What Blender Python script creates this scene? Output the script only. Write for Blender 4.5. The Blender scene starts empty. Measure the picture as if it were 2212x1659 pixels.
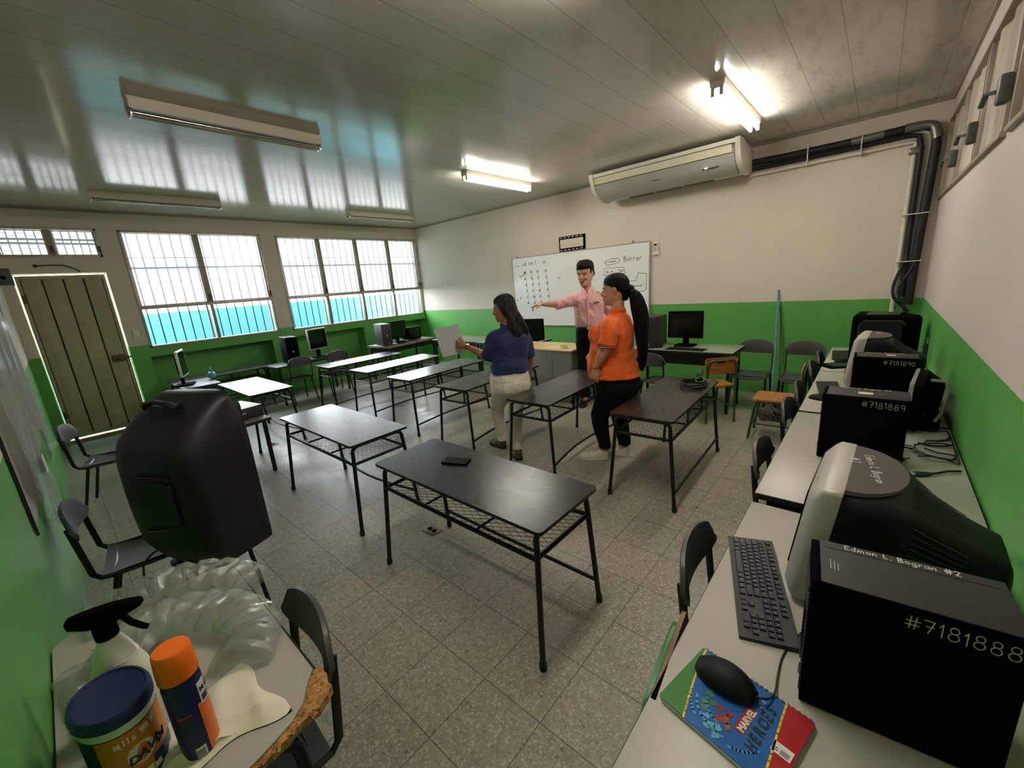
import bpy, bmesh, math, random
from mathutils import Vector, Matrix, noise
R_ = math.radians
random.seed(7)
scene = bpy.context.scene
COL = scene.collection
# ---------------------------------------------------------------- camera
cam_d = bpy.data.cameras.new('camera'); cam = bpy.data.objects.new('camera', cam_d); COL.objects.link(cam)
YAW, PITCH, ROLL, CAMH, FPX = 0.73340384, 0.24170663, -0.07857990, 1.64526, 881.17
cy, sy, cp, sp = math.cos(YAW), math.sin(YAW), math.cos(PITCH), math.sin(PITCH)
fwd = Vector((-sy*cp, cy*cp, -sp)); rt = Vector((cy, sy, 0)); up = rt.cross(fwd)
cr, sr = math.cos(ROLL), math.sin(ROLL)
r2 = cr*rt + sr*up; u2 = -sr*rt + cr*up
cam.matrix_world = Matrix(((r2.x, u2.x, -fwd.x, 0), (r2.y, u2.y, -fwd.y, 0), (r2.z, u2.z, -fwd.z, CAMH), (0, 0, 0, 1)))
cam_d.sensor_fit = 'HORIZONTAL'; cam_d.sensor_width = 36; cam_d.lens = FPX/2212*36
cam_d.clip_start = 0.02
scene.camera = cam
scene.view_settings.view_transform = 'Standard'; scene.view_settings.look = 'None'
scene.view_settings.exposure = 1.02; scene.view_settings.gamma = 1.0
scene.view_settings.use_curve_mapping = False
scene.cycles.max_bounces = 10; scene.cycles.diffuse_bounces = 5; scene.cycles.glossy_bounces = 4
scene.cycles.transparent_max_bounces = 16
scene.cycles.caustics_reflective = False; scene.cycles.caustics_refractive = False
scene.cycles.sample_clamp_indirect = 12.0
# ---------------------------------------------------------------- sky and daylight
SKY_STRENGTH = 13.5
LAMP_STRENGTH = 38.0
world = bpy.data.worlds.new('sky'); scene.world = world; world.use_nodes = True
wn = world.node_tree; wn.nodes.clear()
wo = wn.nodes.new('ShaderNodeOutputWorld'); wb = wn.nodes.new('ShaderNodeBackground')
wg = wn.nodes.new('ShaderNodeTexCoord'); ws = wn.nodes.new('ShaderNodeSeparateXYZ'); wr = wn.nodes.new('ShaderNodeValToRGB')
wn.links.new(wg.outputs['Generated'], ws.inputs[0]); wn.links.new(ws.outputs['Z'], wr.inputs[0])
wr.color_ramp.elements[0].position = 0.0; wr.color_ramp.elements[0].color = (1, 1, 1, 1)
wr.color_ramp.elements[1].position = 0.5; wr.color_ramp.elements[1].color = (0.62, 0.72, 0.80, 1)
wn.links.new(wr.outputs[0], wb.inputs[0]); wb.inputs[1].default_value = SKY_STRENGTH
wn.links.new(wb.outputs[0], wo.inputs[0])
XL, XR, YF, YB, H, G = -7.945, 0.368, 5.964, -0.20, 3.0, 1.18
def area(name, loc, rot, sx, sy_, power=0, portal=False, col=(1, 1, 1)):
    l = bpy.data.lights.new(name, 'AREA'); l.shape = 'RECTANGLE'; l.size = sx; l.size_y = sy_; l.energy = power; l.color = col
    o = bpy.data.objects.new(name, l); o.location = loc; o.rotation_euler = rot; COL.objects.link(o)
    if portal: l.cycles.is_portal = True
    return o
for nm, ya, yb, za, zb in (('portal_middle', .975, 2.75, 1.13, 2.76), ('portal_far', 2.99, 5.93, 1.13, 2.76), ('portal_transom', -.15, .76, 2.42, 2.76)):
    area(nm, (XL-.16, (ya+yb)/2, (za+zb)/2), (0, R_(-90), 0), zb-za, yb-ya, portal=True)

# ---------------------------------------------------------------- materials
def s2l(c):
    c = c/255
    return c/12.92 if c <= .04045 else ((c+.055)/1.055)**2.4
def C(r, g, b): return (s2l(r), s2l(g), s2l(b), 1)
class N:
    def __init__(s, name):
        s.m = bpy.data.materials.new(name); s.m.use_nodes = True; s.t = s.m.node_tree; s.t.nodes.clear()
        s.out = s.n('OutputMaterial')
    def n(s, t, **kw):
        nd = s.t.nodes.new('ShaderNode'+t)
        for k, v in kw.items():
            if k.startswith('i_'): nd.inputs[k[2:].replace('_', ' ')].default_value = v
            else: setattr(nd, k, v)
        return nd
    def l(s, a, b): s.t.links.new(a, b)
    def mix(s, fac, a, b, blend='MIX'):
        m = s.n('MixRGB', blend_type=blend)
        for i, v in enumerate((fac, a, b)):
            if hasattr(v, 'is_linked') or hasattr(v, 'links'): s.l(v, m.inputs[i])
            elif v is not None: m.inputs[i].default_value = v
        return m.outputs[0]
    def noise(s, vec, scale, detail=3, rough=.5, ramp=None):
        t = s.n('TexNoise'); t.inputs['Scale'].default_value = scale; t.inputs['Detail'].default_value = detail; t.inputs['Roughness'].default_value = rough
        if vec is not None: s.l(vec, t.inputs['Vector'])
        o = t.outputs['Fac']
        return s.ramp(o, ramp) if ramp else o
    def ramp(s, v, stops):
        r = s.n('ValToRGB'); e = r.color_ramp.elements
        while len(e) < len(stops): e.new(.5)
        for x, (p_, c) in zip(e, stops):
            x.position = p_; x.color = c if hasattr(c, '__len__') else (c, c, c, 1)
        s.l(v, r.inputs[0]); return r.outputs[0]
    def math(s, op, a, b=None):
        m = s.n('Math', operation=op)
        for i, v in enumerate((a, b)):
            if v is None: continue
            if isinstance(v, (int, float)): m.inputs[i].default_value = v
            else: s.l(v, m.inputs[i])
        return m.outputs[0]
    def coord(s, kind='Object', scale=None):
        if kind == 'World': o = s.n('NewGeometry').outputs['Position']
        else: o = s.n('TexCoord').outputs[kind]
        if scale:
            mp = s.n('Mapping'); mp.inputs['Scale'].default_value = scale; s.l(o, mp.inputs[0]); o = mp.outputs[0]
        return o
    def bsdf(s, col, rough=.5, metal=0, bump=None, bs=.1, bd=.002, **kw):
        b = s.n('BsdfPrincipled')
        for k, v in (('Base Color', col), ('Roughness', rough), ('Metallic', metal)):
            if hasattr(v, 'links'): s.l(v, b.inputs[k])
            else: b.inputs[k].default_value = v
        for k, v in kw.items(): b.inputs[k.replace('_', ' ')].default_value = v
        if bump is not None:
            bn = s.n('Bump'); bn.inputs['Strength'].default_value = bs; bn.inputs['Distance'].default_value = bd
            s.l(bump, bn.inputs['Height']); s.l(bn.outputs[0], b.inputs['Normal'])
        return b.outputs[0]
    def done(s, sh): s.l(sh, s.out.inputs[0]); return s.m
def mat(name, col, rough=.5, metal=0, var=.0, vscale=8, bump=0, bscale=200, **kw):
    n = N(name); c = col
    if var:
        c = n.mix(n.noise(n.coord(), vscale, 4, .6, [(.3, 0.), (.7, 1.)]), tuple(x*(1-var) for x in col[:3])+(1,), tuple(min(1, x*(1+var)) for x in col[:3])+(1,))
    bp = n.noise(n.coord(), bscale, 2) if bump else None
    return n.done(n.bsdf(c, rough, metal, bp, bump, .002, **kw))
def emis(name, col, st):
    n = N(name); e = n.n('Emission'); e.inputs[0].default_value = col; e.inputs[1].default_value = st
    return n.done(e.outputs[0])
M = {}
def wall_mat(name, lowcol, upcol, dirt=.06):
    n = N(name); p = n.coord('World'); z = n.n('SeparateXYZ'); n.l(p, z.inputs[0])
    edge = n.math('ADD', z.outputs['Z'], n.math('MULTIPLY', n.math('SUBTRACT', n.noise(p, 30, 2), .5), .006))
    g = n.math('GREATER_THAN', edge, G)
    c = n.mix(g, lowcol, upcol)
    d = n.noise(p, 1.3, 5, .65, [(.35, 1.), (.75, 1-dirt)])
    d2 = n.noise(n.coord('World', (3, 3, 9)), 2.5, 6, .7, [(.62, 1.), (.78, 1-dirt*1.8)])
    c = n.mix(1., c, d, 'MULTIPLY'); c = n.mix(1., c, d2, 'MULTIPLY')
    rg = n.mix(g, (.38,)*3+(1,), (.62,)*3+(1,))
    return n.done(n.bsdf(c, rg, 0, n.noise(p, 90, 4, .6), .25, .003))
GREEN = C(98, 172, 84)
M['wall'] = wall_mat('painted wall green below cream', GREEN, C(222, 212, 196))
M['wall_r'] = wall_mat('painted wall green below warm white', GREEN, C(206, 195, 188))
M['wall_w'] = wall_mat('painted window wall', GREEN, C(216, 206, 190), .07)
def floor_mat():
    n = N('terrazzo tiles'); p = n.coord('World')
    sx = n.n('SeparateXYZ'); n.l(p, sx.inputs[0])
    def line(o, off):
        a = n.math('ADD', n.math('DIVIDE', n.math('ADD', o, off), .3), 100.)
        fr = n.math('FRACT', a); d = n.math('ABSOLUTE', n.math('SUBTRACT', fr, .5))
        return n.math('GREATER_THAN', d, .4925), n.math('FLOOR', a)
    lx, ix = line(sx.outputs['X'], .206); ly, iy = line(sx.outputs['Y'], -.003)
    ln = n.math('MAXIMUM', lx, ly)
    cv = n.n('CombineXYZ'); n.l(ix, cv.inputs[0]); n.l(iy, cv.inputs[1])
    wn_ = n.n('TexWhiteNoise', noise_dimensions='3D'); n.l(cv.outputs[0], wn_.inputs[0])
    def chips(scale, lo, hi, thr):
        v = n.n('TexVoronoi'); v.inputs['Scale'].default_value = scale; v.inputs['Randomness'].default_value = 1
        n.l(p, v.inputs['Vector'])
        s_ = n.n('SeparateXYZ'); n.l(v.outputs['Color'], s_.inputs[0])
        near = n.math('LESS_THAN', v.outputs['Distance'], thr)
        return n.math('MULTIPLY', near, n.math('GREATER_THAN', s_.outputs['X'], lo)), n.math('MULTIPLY', near, n.math('LESS_THAN', s_.outputs['X'], hi))
    base = n.mix(n.noise(p, 28, 5, .7, [(.35, 0.), (.65, 1.)]), C(160, 155, 141), C(184, 179, 164))
    base = n.mix(n.math('MULTIPLY', wn_.outputs['Value'], .22), base, C(124, 118, 106))
    l1, d1 = chips(85, .62, .12, .45); l2, d2 = chips(45, .86, .05, .34); l3, d3 = chips(160, .6, .2, .45)
    c = n.mix(n.math('MULTIPLY', l3, .35), base, C(205, 202, 188)); c = n.mix(n.math('MULTIPLY', d3, .35), c, C(104, 98, 88))
    c = n.mix(n.math('MULTIPLY', l1, .6), c, C(214, 211, 198)); c = n.mix(n.math('MULTIPLY', d1, .35), c, C(112, 102, 92))
    c = n.mix(n.math('MULTIPLY', l2, .5), c, C(216, 208, 192)); c = n.mix(n.math('MULTIPLY', d2, .45), c, C(66, 58, 52))
    c = n.mix(n.math('MULTIPLY', ln, .8), c, C(88, 82, 72))
    st = n.noise(p, 1.1, 6, .65, [(.3, .84), (.65, 1.)]); c = n.mix(1., c, st, 'MULTIPLY')
    c = n.mix(1., c, C(236, 234, 228), 'MULTIPLY')
    rg = n.noise(p, 3, 5, .6, [(.3, .26), (.7, .46)])
    bp = n.math('SUBTRACT', n.noise(p, 60, 3), ln)
    return n.done(n.bsdf(c, rg, 0, bp, .12, .002))
M['floor'] = floor_mat()
def ceil_mat():
    n = N('glossy plastic ceiling planks'); p = n.coord('World')
    sx = n.n('SeparateXYZ'); n.l(p, sx.inputs[0])
    a = n.math('ADD', n.math('DIVIDE', n.math('ADD', sx.outputs['X'], .576), .27), 100.)
    fr = n.math('FRACT', a); d = n.math('ABSOLUTE', n.math('SUBTRACT', fr, .5))
    seam = n.math('GREATER_THAN', d, .488)
    mid = n.math('LESS_THAN', d, .016)
    wn_ = n.n('TexWhiteNoise', noise_dimensions='1D'); n.l(n.math('FLOOR', a), wn_.inputs['W'])
    c = n.mix(n.math('MULTIPLY', wn_.outputs['Value'], .35), C(194, 190, 180), C(182, 176, 164))
    right = n.n('MapRange'); right.inputs['From Min'].default_value = -2.6; right.inputs['From Max'].default_value = .2; n.l(sx.outputs['X'], right.inputs['Value'])
    dirt = n.noise(n.coord('World', (9, 2.2, 1)), 1.6, 7, .72, [(.5, 0.), (.72, 1.)])
    c = n.mix(n.math('MULTIPLY', dirt, n.math('MULTIPLY', right.outputs[0], .55)), c, C(122, 108, 86))
    sc = n.noise(n.coord('World', (14, 2, 1)), 1.1, 8, .75, [(.66, 0.), (.76, 1.)])
    c = n.mix(n.math('MULTIPLY', sc, .35), c, C(110, 100, 86))
    c = n.mix(n.math('MULTIPLY', seam, .4), c, C(96, 90, 80))
    w = n.n('TexWave', wave_type='BANDS', bands_direction='X'); w.inputs['Scale'].default_value = 3.7; w.inputs['Distortion'].default_value = .4
    n.l(p, w.inputs['Vector'])
    hgt = n.math('SUBTRACT', n.math('MULTIPLY', n.noise(n.coord('World', (5, .8, 1)), 3, 4, .6), 1.2), n.math('MULTIPLY', n.math('MAXIMUM', seam, mid), .5))
    rg = n.noise(n.coord('World', (2, .6, 1)), 2.2, 4, .6, [(.3, .11), (.7, .18)])
    return n.done(n.bsdf(c, rg, 0, hgt, .05, .003, Specular_IOR_Level=.6))
M['ceiling'] = ceil_mat()
M['alu'] = mat('aged aluminium frame', C(176, 170, 160), .42, .55, var=.15, vscale=20)
M['alu_dark'] = mat('dull aluminium mullion', C(152, 142, 126), .5, .25, var=.2, vscale=12)
M['cyan'] = mat('cyan painted outside wall', C(58, 112, 124), .7, var=.05, vscale=2)
M['bar'] = mat('teal painted bars', C(24, 96, 110), .5)
M['concrete'] = mat('outside concrete', C(176, 172, 164), .85)
def glass_mat():
    n = N('frosted window glass'); tr = n.n('BsdfTransparent'); tl = n.n('BsdfTranslucent'); gl = n.n('BsdfGlossy')
    tr.inputs[0].default_value = (.44, .45, .45, 1)
    v = n.noise(n.coord('World'), 1.5, 4, .6, [(.3, .20), (.7, .28)]); n.l(v, tl.inputs[0])
    gl.inputs['Roughness'].default_value = .18
    a = n.n('MixShader'); a.inputs[0].default_value = .32; n.l(tr.outputs[0], a.inputs[1]); n.l(tl.outputs[0], a.inputs[2])
    b = n.n('MixShader'); b.inputs[0].default_value = .06; n.l(a.outputs[0], b.inputs[1]); n.l(gl.outputs[0], b.inputs[2])
    return n.done(b.outputs[0])
M['frost'] = glass_mat()
def streak_mat():
    n = N('curtained dusty glass'); p = n.coord('World', (1, 5.5, .8))
    v = n.noise(p, 1.7, 5, .6, [(.3, C(150, 140, 124)), (.5, C(184, 172, 158)), (.72, C(214, 206, 196))])
    return n.done(n.bsdf(v, .32, 0))
M['streak'] = streak_mat()
def door_mat():
    n = N('olive cream painted door'); p = n.coord('World')
    c = n.mix(n.noise(p, 3, 5, .7, [(.35, 0.), (.7, 1.)]), C(160, 150, 118), C(176, 166, 134))
    r = n.noise(p, 6, 6, .75, [(.66, 0.), (.8, 1.)]); c = n.mix(n.math('MULTIPLY', r, .5), c, C(120, 84, 52))
    return n.done(n.bsdf(c, .5, 0))
M['door'] = door_mat()
M['black_metal'] = mat('black painted steel tube', C(22, 21, 21), .38, .2)
M['wire'] = mat('black expanded metal', C(30, 28, 27), .5, .3)
M['rubber'] = mat('black rubber', C(26, 25, 24), .7)
def desk_mat(name, tint):
    n = N(name); p = n.coord()
    c = n.mix(n.noise(n.coord('Object', (2, 5, 1)), 3, 3, .5, [(.0, 0.), (1., 1.)]), C(*tint), tuple(x*1.12 for x in C(*tint)[:3])+(1,))
    rg = n.noise(n.coord('Object', (3, 6, 1)), 2.0, 1, .4, [(.0, .25), (1., .31)])
    return n.done(n.bsdf(c, rg, 0, None, Specular_IOR_Level=.6))
M['desk'] = desk_mat('glossy dark brown desk top', (30, 27, 26)); M['desk_edge'] = mat('black desk edge', C(20, 19, 18), .5)
M['desk_red'] = desk_mat('dark desk top', (48, 38, 36))
M['laminate'] = mat('speckled grey laminate', C(174, 171, 160), .36, var=.05, vscale=4, bump=.05, bscale=400)
M['laminate_w'] = mat('pale grey green laminate', C(150, 158, 142), .35, var=.06, vscale=4)
M['edge_black'] = mat('black table edging', C(24, 22, 20), .55)
M['plastic_grey'] = mat('dark grey chair plastic', C(74, 73, 72), .42, bump=.06, bscale=300)
M['chip'] = mat('torn chipboard', C(172, 126, 76), .9, var=.55, vscale=60, bump=1, bscale=90)
def wood_mat(name, a, b, sc=(1.2, 14, 14)):
    n = N(name); c = n.mix(n.noise(n.coord('Object', sc), 3, 7, .7, [(.35, 0.), (.65, 1.)]), C(*a), C(*b))
    return n.done(n.bsdf(c, .42, 0, n.noise(n.coord('Object', sc), 8, 4), .1, .001))
M['wood_orange'] = wood_mat('orange varnished plywood', (150, 92, 40), (192, 132, 62))
M['wood_edge'] = wood_mat('plywood edge', (96, 74, 44), (128, 100, 62))
M['wood_pale'] = wood_mat('pale varnished wood', (214, 180, 124), (236, 206, 152))
M['wood_dull'] = wood_mat('dull brown chipboard edge', (120, 96, 66), (150, 124, 90))
M['green_tube'] = mat('green painted tube', C(52, 82, 46), .4, var=.15, vscale=20)
M['green_gloss'] = mat('bright green tube', C(50, 118, 46), .35)
M['steel_grey'] = mat('grey painted steel', C(122, 122, 116), .5, .2, var=.18, vscale=5)
M['pc_black'] = mat('black computer case', C(7, 7, 7), .8, Specular_IOR_Level=.03)
M['pc_dark'] = mat('charcoal computer case', C(50, 48, 46), .5, .1)
M['pc_top'] = mat('dark grey case top', C(44, 41, 40), .55, var=.08, vscale=5)
M['silver'] = mat('silver grey plastic', C(168, 166, 160), .34, .35)
M['silver_light'] = mat('light silver plastic', C(176, 173, 164), .45, .2)
M['screen'] = mat('switched off screen', C(10, 10, 12), .12)
M['crt_cap'] = mat('charcoal monitor cap', C(84, 79, 76), .5)
M['crt_back'] = mat('black monitor shell', C(16, 16, 15), .55, Specular_IOR_Level=.25)
M['key'] = mat('black keys', C(28, 27, 27), .45); M['kb'] = mat('black keyboard case', C(34, 33, 33), .5)
M['white_ink'] = mat('white marker ink', C(245, 244, 240), .6)
M['grey_ink'] = mat('chalky marker ink', C(196, 198, 182), .8)
M['black_ink'] = mat('black marker ink', C(40, 40, 44), .6)
M['cable'] = mat('black cable', C(20, 19, 19), .45); M['blue_cable'] = mat('dark blue cable', C(30, 44, 66), .4)
M['whiteboard'] = mat('glossy whiteboard', C(248, 250, 248), .16, var=.01)
M['ac_white'] = mat('ivory air conditioner plastic', C(226, 222, 208), .4); M['ac_grey'] = mat('pearl grey air conditioner panel', C(176, 176, 168), .38)
M['ac_cream'] = mat('cream louvre', C(232, 226, 196), .45); M['pipe_white'] = mat('white plastic pipe', C(222, 216, 200), .4)
M['pipe_black'] = mat('black foam pipe insulation', C(22, 21, 22), .6, bump=.3, bscale=60)
M['tape_silver'] = mat('silver tape', C(120, 116, 112), .35, .5)
M['lamp_white'] = mat('white enamel lamp body', C(214, 204, 186), .35)
M['chrome'] = mat('chrome', C(200, 196, 186), .15, 1.)
M['tube_off'] = mat('unlit fluorescent tube', C(206, 210, 204), .2)
M['tube_on'] = emis('lit fluorescent tube', (1.0, .95, .86, 1), LAMP_STRENGTH)
M['led'] = emis('small white display', (.9, .95, 1, 1), 3)
M['speaker'] = mat('black speaker plastic', C(24, 23, 22), .45, bump=.2, bscale=260, Specular_IOR_Level=.4)
M['speaker_dark'] = mat('black speaker recess', C(8, 8, 8), .5)
M['white_paint'] = mat('white plastic', C(226, 224, 216), .4)
M['brown_case'] = mat('brown leather case', C(128, 78, 58), .5)
M['pole'] = mat('blue green pole', C(78, 128, 134), .45, var=.25, vscale=14)
M['mop'] = mat('dirty mop strings', C(92, 84, 74), .95, var=.4, vscale=60)
M['cyan_bag'] = mat('light blue plastic bag', C(110, 190, 210), .4)
M['brass'] = mat('dull brass plate', C(120, 104, 76), .45, .7)
M['case_grey'] = mat('grey metal box', C(80, 84, 76), .5, .2)

# ---------------------------------------------------------------- mesh helpers
def setp(o, label=None, cat=None, group=None, kind=None):
    if label: o['label'] = label
    if cat: o['category'] = cat
    if group: o['group'] = group
    if kind: o['kind'] = kind
    return o
class MB:
    def __init__(s): s.bm = bmesh.new(); s.m = Matrix.Identity(4)
    def at(s, loc=(0, 0, 0), rx=0, ry=0, rz=0):
        s.m = Matrix.Translation(loc) @ Matrix.Rotation(R_(rz), 4, 'Z') @ Matrix.Rotation(R_(ry), 4, 'Y') @ Matrix.Rotation(R_(rx), 4, 'X'); return s
    def _v(s, p): return s.bm.verts.new(s.m @ Vector(p))
    def box(s, x0, x1, y0, y1, z0, z1, bev=0, seg=2):
        b = bmesh.new()
        vs = [b.verts.new((x, y, z)) for x in (x0, x1) for y in (y0, y1) for z in (z0, z1)]
        for f in ((0, 1, 3, 2), (4, 6, 7, 5), (0, 4, 5, 1), (2, 3, 7, 6), (0, 2, 6, 4), (1, 5, 7, 3)): b.faces.new([vs[i] for i in f])
        if bev: bmesh.ops.bevel(b, geom=b.edges[:], offset=bev, segments=seg, affect='EDGES', profile=.5)
        return s.add(b)
    def add(s, b, free=True):
        mp = {}
        for v in b.verts: mp[v] = s._v(v.co)
        for f in b.faces:
            try: s.bm.faces.new([mp[v] for v in f.verts])
            except ValueError: pass
        if free: b.free()
        return s
    def rings(s, rings, cap=True, close=False):
        vr = [[s._v(p) for p in r] for r in rings]
        n = len(vr[0]); k = len(vr)
        for i in range(k if close else k-1):
            a, b = vr[i], vr[(i+1) % k]
            for j in range(n): s.bm.faces.new((a[j], a[(j+1) % n], b[(j+1) % n], b[j]))
        if cap and not close:
            s.bm.faces.new(vr[0][::-1]); s.bm.faces.new(vr[-1])
        return s
    def tube(s, pts, r, seg=8, close=False, ref=None, e=2.0):
        pts = [Vector(p) for p in pts]; n = len(pts); out = []
        rr = r if isinstance(r, (list, tuple)) and len(r) == n and not (n == 2 and False) else [r]*n
        prev = None
        for i, p in enumerate(pts):
            if close: t = (pts[(i+1) % n]-pts[i-1])
            else: t = pts[min(i+1, n-1)]-pts[max(i-1, 0)]
            t.normalize()
            if prev is None:
                a = Vector(ref) if ref else (Vector((0, 0, 1)) if abs(t.z) < .9 else Vector((1, 0, 0)))
            else: a = prev
            a = (a-t*a.dot(t)); a = a.normalized() if a.length > 1e-6 else t.orthogonal().normalized()
            b = t.cross(a); prev = a
            q = rr[i]; ra, rb = (q if isinstance(q, (tuple, list)) else (q, q))
            ring = []
            for j in range(seg):
                th = 2*math.pi*j/seg; c_, s_ = math.cos(th), math.sin(th)
                if e != 2: c_ = math.copysign(abs(c_)**(2/e), c_); s_ = math.copysign(abs(s_)**(2/e), s_)
                ring.append(p+a*ra*c_+b*rb*s_)
            out.append(ring)
        return s.rings(out, cap=not close, close=close)
    def cyl(s, c, r, h, seg=20, r2=None, axis='Z'):
        c = Vector(c); ax = {'X': Vector((1, 0, 0)), 'Y': Vector((0, 1, 0)), 'Z': Vector((0, 0, 1))}[axis]
        return s.tube([c, c+ax*h], [r, r if r2 is None else r2], seg)
    def lathe(s, prof, seg=28, sx=1, sy=1):
        return s.rings([[(r*sx*math.cos(2*math.pi*j/seg), r*sy*math.sin(2*math.pi*j/seg), z) for j in range(seg)] for r, z in prof])
    def prism(s, poly, z0, z1, axis='Z'):
        def P(a, b, c): return (a, b, c) if axis == 'Z' else ((c, a, b) if axis == 'X' else (a, c, b))
        return s.rings([[P(a, b, z0) for a, b in poly], [P(a, b, z1) for a, b in poly]])
    def ball(s, c, r, seg=12, rings=8):
        rx, ry, rz = r if isinstance(r, (tuple, list)) else (r, r, r)
        rs = []
        for i in range(1, rings):
            ph = math.pi*i/rings
            rs.append([(c[0]+rx*math.sin(ph)*math.cos(2*math.pi*j/seg), c[1]+ry*math.sin(ph)*math.sin(2*math.pi*j/seg), c[2]-rz*math.cos(ph)) for j in range(seg)])
        return s.rings(rs)
    def ribbon(s, pts, w, th=.0006, nrm=(0, -1, 0)):
        nrm = Vector(nrm)
        for a, b in zip(pts[:-1], pts[1:]):
            a, b = Vector(a), Vector(b); t = b-a
            if t.length < 1e-6: continue
            t.normalize(); sd = t.cross(nrm).normalized()*w/2; a2, b2 = a-t*w*.3, b+t*w*.3; o = nrm*th
            s.rings([[a2-sd, a2+sd, a2+sd+o, a2-sd+o], [b2-sd, b2+sd, b2+sd+o, b2-sd+o]])
        return s
def cr(pts, n=5):
    """smooth curve through points (tuples of any length)"""
    out = []
    for a in range(len(pts)-1):
        p0, p1, p2, p3 = (pts[max(a-1, 0)], pts[a], pts[a+1], pts[min(a+2, len(pts)-1)])
        for k in range(n):
            f = k/n; out.append(tuple(.5*(2*q1+(-q0+q2)*f+(2*q0-5*q1+4*q2-q3)*f*f+(-q0+3*q1-3*q2+q3)*f**3) for q0, q1, q2, q3 in zip(p0, p1, p2, p3)))
    out.append(tuple(pts[-1])); return out
def raw(name, mb, m, parent=None, smooth=35):
    bm = mb.bm if isinstance(mb, MB) else mb
    bmesh.ops.recalc_face_normals(bm, faces=bm.faces[:])
    me = bpy.data.meshes.new(name); bm.to_mesh(me); bm.free()
    me.materials.append(M[m] if isinstance(m, str) else m)
    if smooth:
        me.polygons.foreach_set('use_smooth', [True]*len(me.polygons))
        try: me.set_sharp_from_angle(angle=R_(smooth))
        except Exception: pass
    o = bpy.data.objects.new(name, me); COL.objects.link(o)
    if parent: o.parent = parent
    return o
def thing(name, label, cat, loc=(0, 0, 0), rz=0, group=None):
    o = bpy.data.objects.new(name, None); COL.objects.link(o); o.empty_display_size = .1
    o.location = loc; o.rotation_euler = (0, 0, R_(rz)); return setp(o, label, cat, group)
def struct(name, mb, m, parent=None, smooth=35):
    o = raw(name, mb, m, parent, smooth)
    if not parent: o['kind'] = 'structure'
    return o
def dup(root, loc, rz, label, group=None):
    c = root.copy(); COL.objects.link(c); c.location = loc; c.rotation_euler = (0, 0, R_(rz)); c['label'] = label
    if group: c['group'] = group
    def kids(a, b):
        for ch in list(a.children):
            d = ch.copy(); COL.objects.link(d); d.parent = b; kids(ch, d)
    kids(root, c); return c
def text_mb(body, size, shear=0, extr=.0003, bold=0):
    cu = bpy.data.curves.new('writing', 'FONT'); cu.offset = bold; cu.body = body; cu.size = size; cu.extrude = extr; cu.shear = shear; cu.align_x = 'LEFT'; cu.resolution_u = 3
    o = bpy.data.objects.new('writing', cu); COL.objects.link(o)
    dg = bpy.context.evaluated_depsgraph_get(); me = bpy.data.meshes.new_from_object(o.evaluated_get(dg))
    bpy.data.objects.remove(o); b = bmesh.new(); b.from_mesh(me); bpy.data.meshes.remove(me); return b
def stroke_text(mb, body, org, ux, uy, size, w, nrm, jit=0.0, seed=1):
    """hand lettering: polyline strokes for each character on a plane"""
    rd = random.Random(seed); org, ux, uy = Vector(org), Vector(ux).normalized(), Vector(uy).normalized(); x = 0
    for ch in body:
        if ch == ' ': x += .45; continue
        wd, strokes = GLY.get(ch, (.5, [[(0, 0), (.4, 0)]]))
        dy = rd.uniform(-jit, jit); sc = 1+rd.uniform(-jit, jit)
        for st in strokes:
            mb.ribbon([org+ux*(x+px*sc)*size+uy*(py*sc+dy)*size for px, py in st], w, .0005, nrm)
        x += wd+.18
    return x*size
def circ(cx, cy_, rx, ry, a0=0, a1=360, n=10): return [(cx+rx*math.cos(R_(a0+(a1-a0)*i/n)), cy_+ry*math.sin(R_(a0+(a1-a0)*i/n))) for i in range(n+1)]
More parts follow.
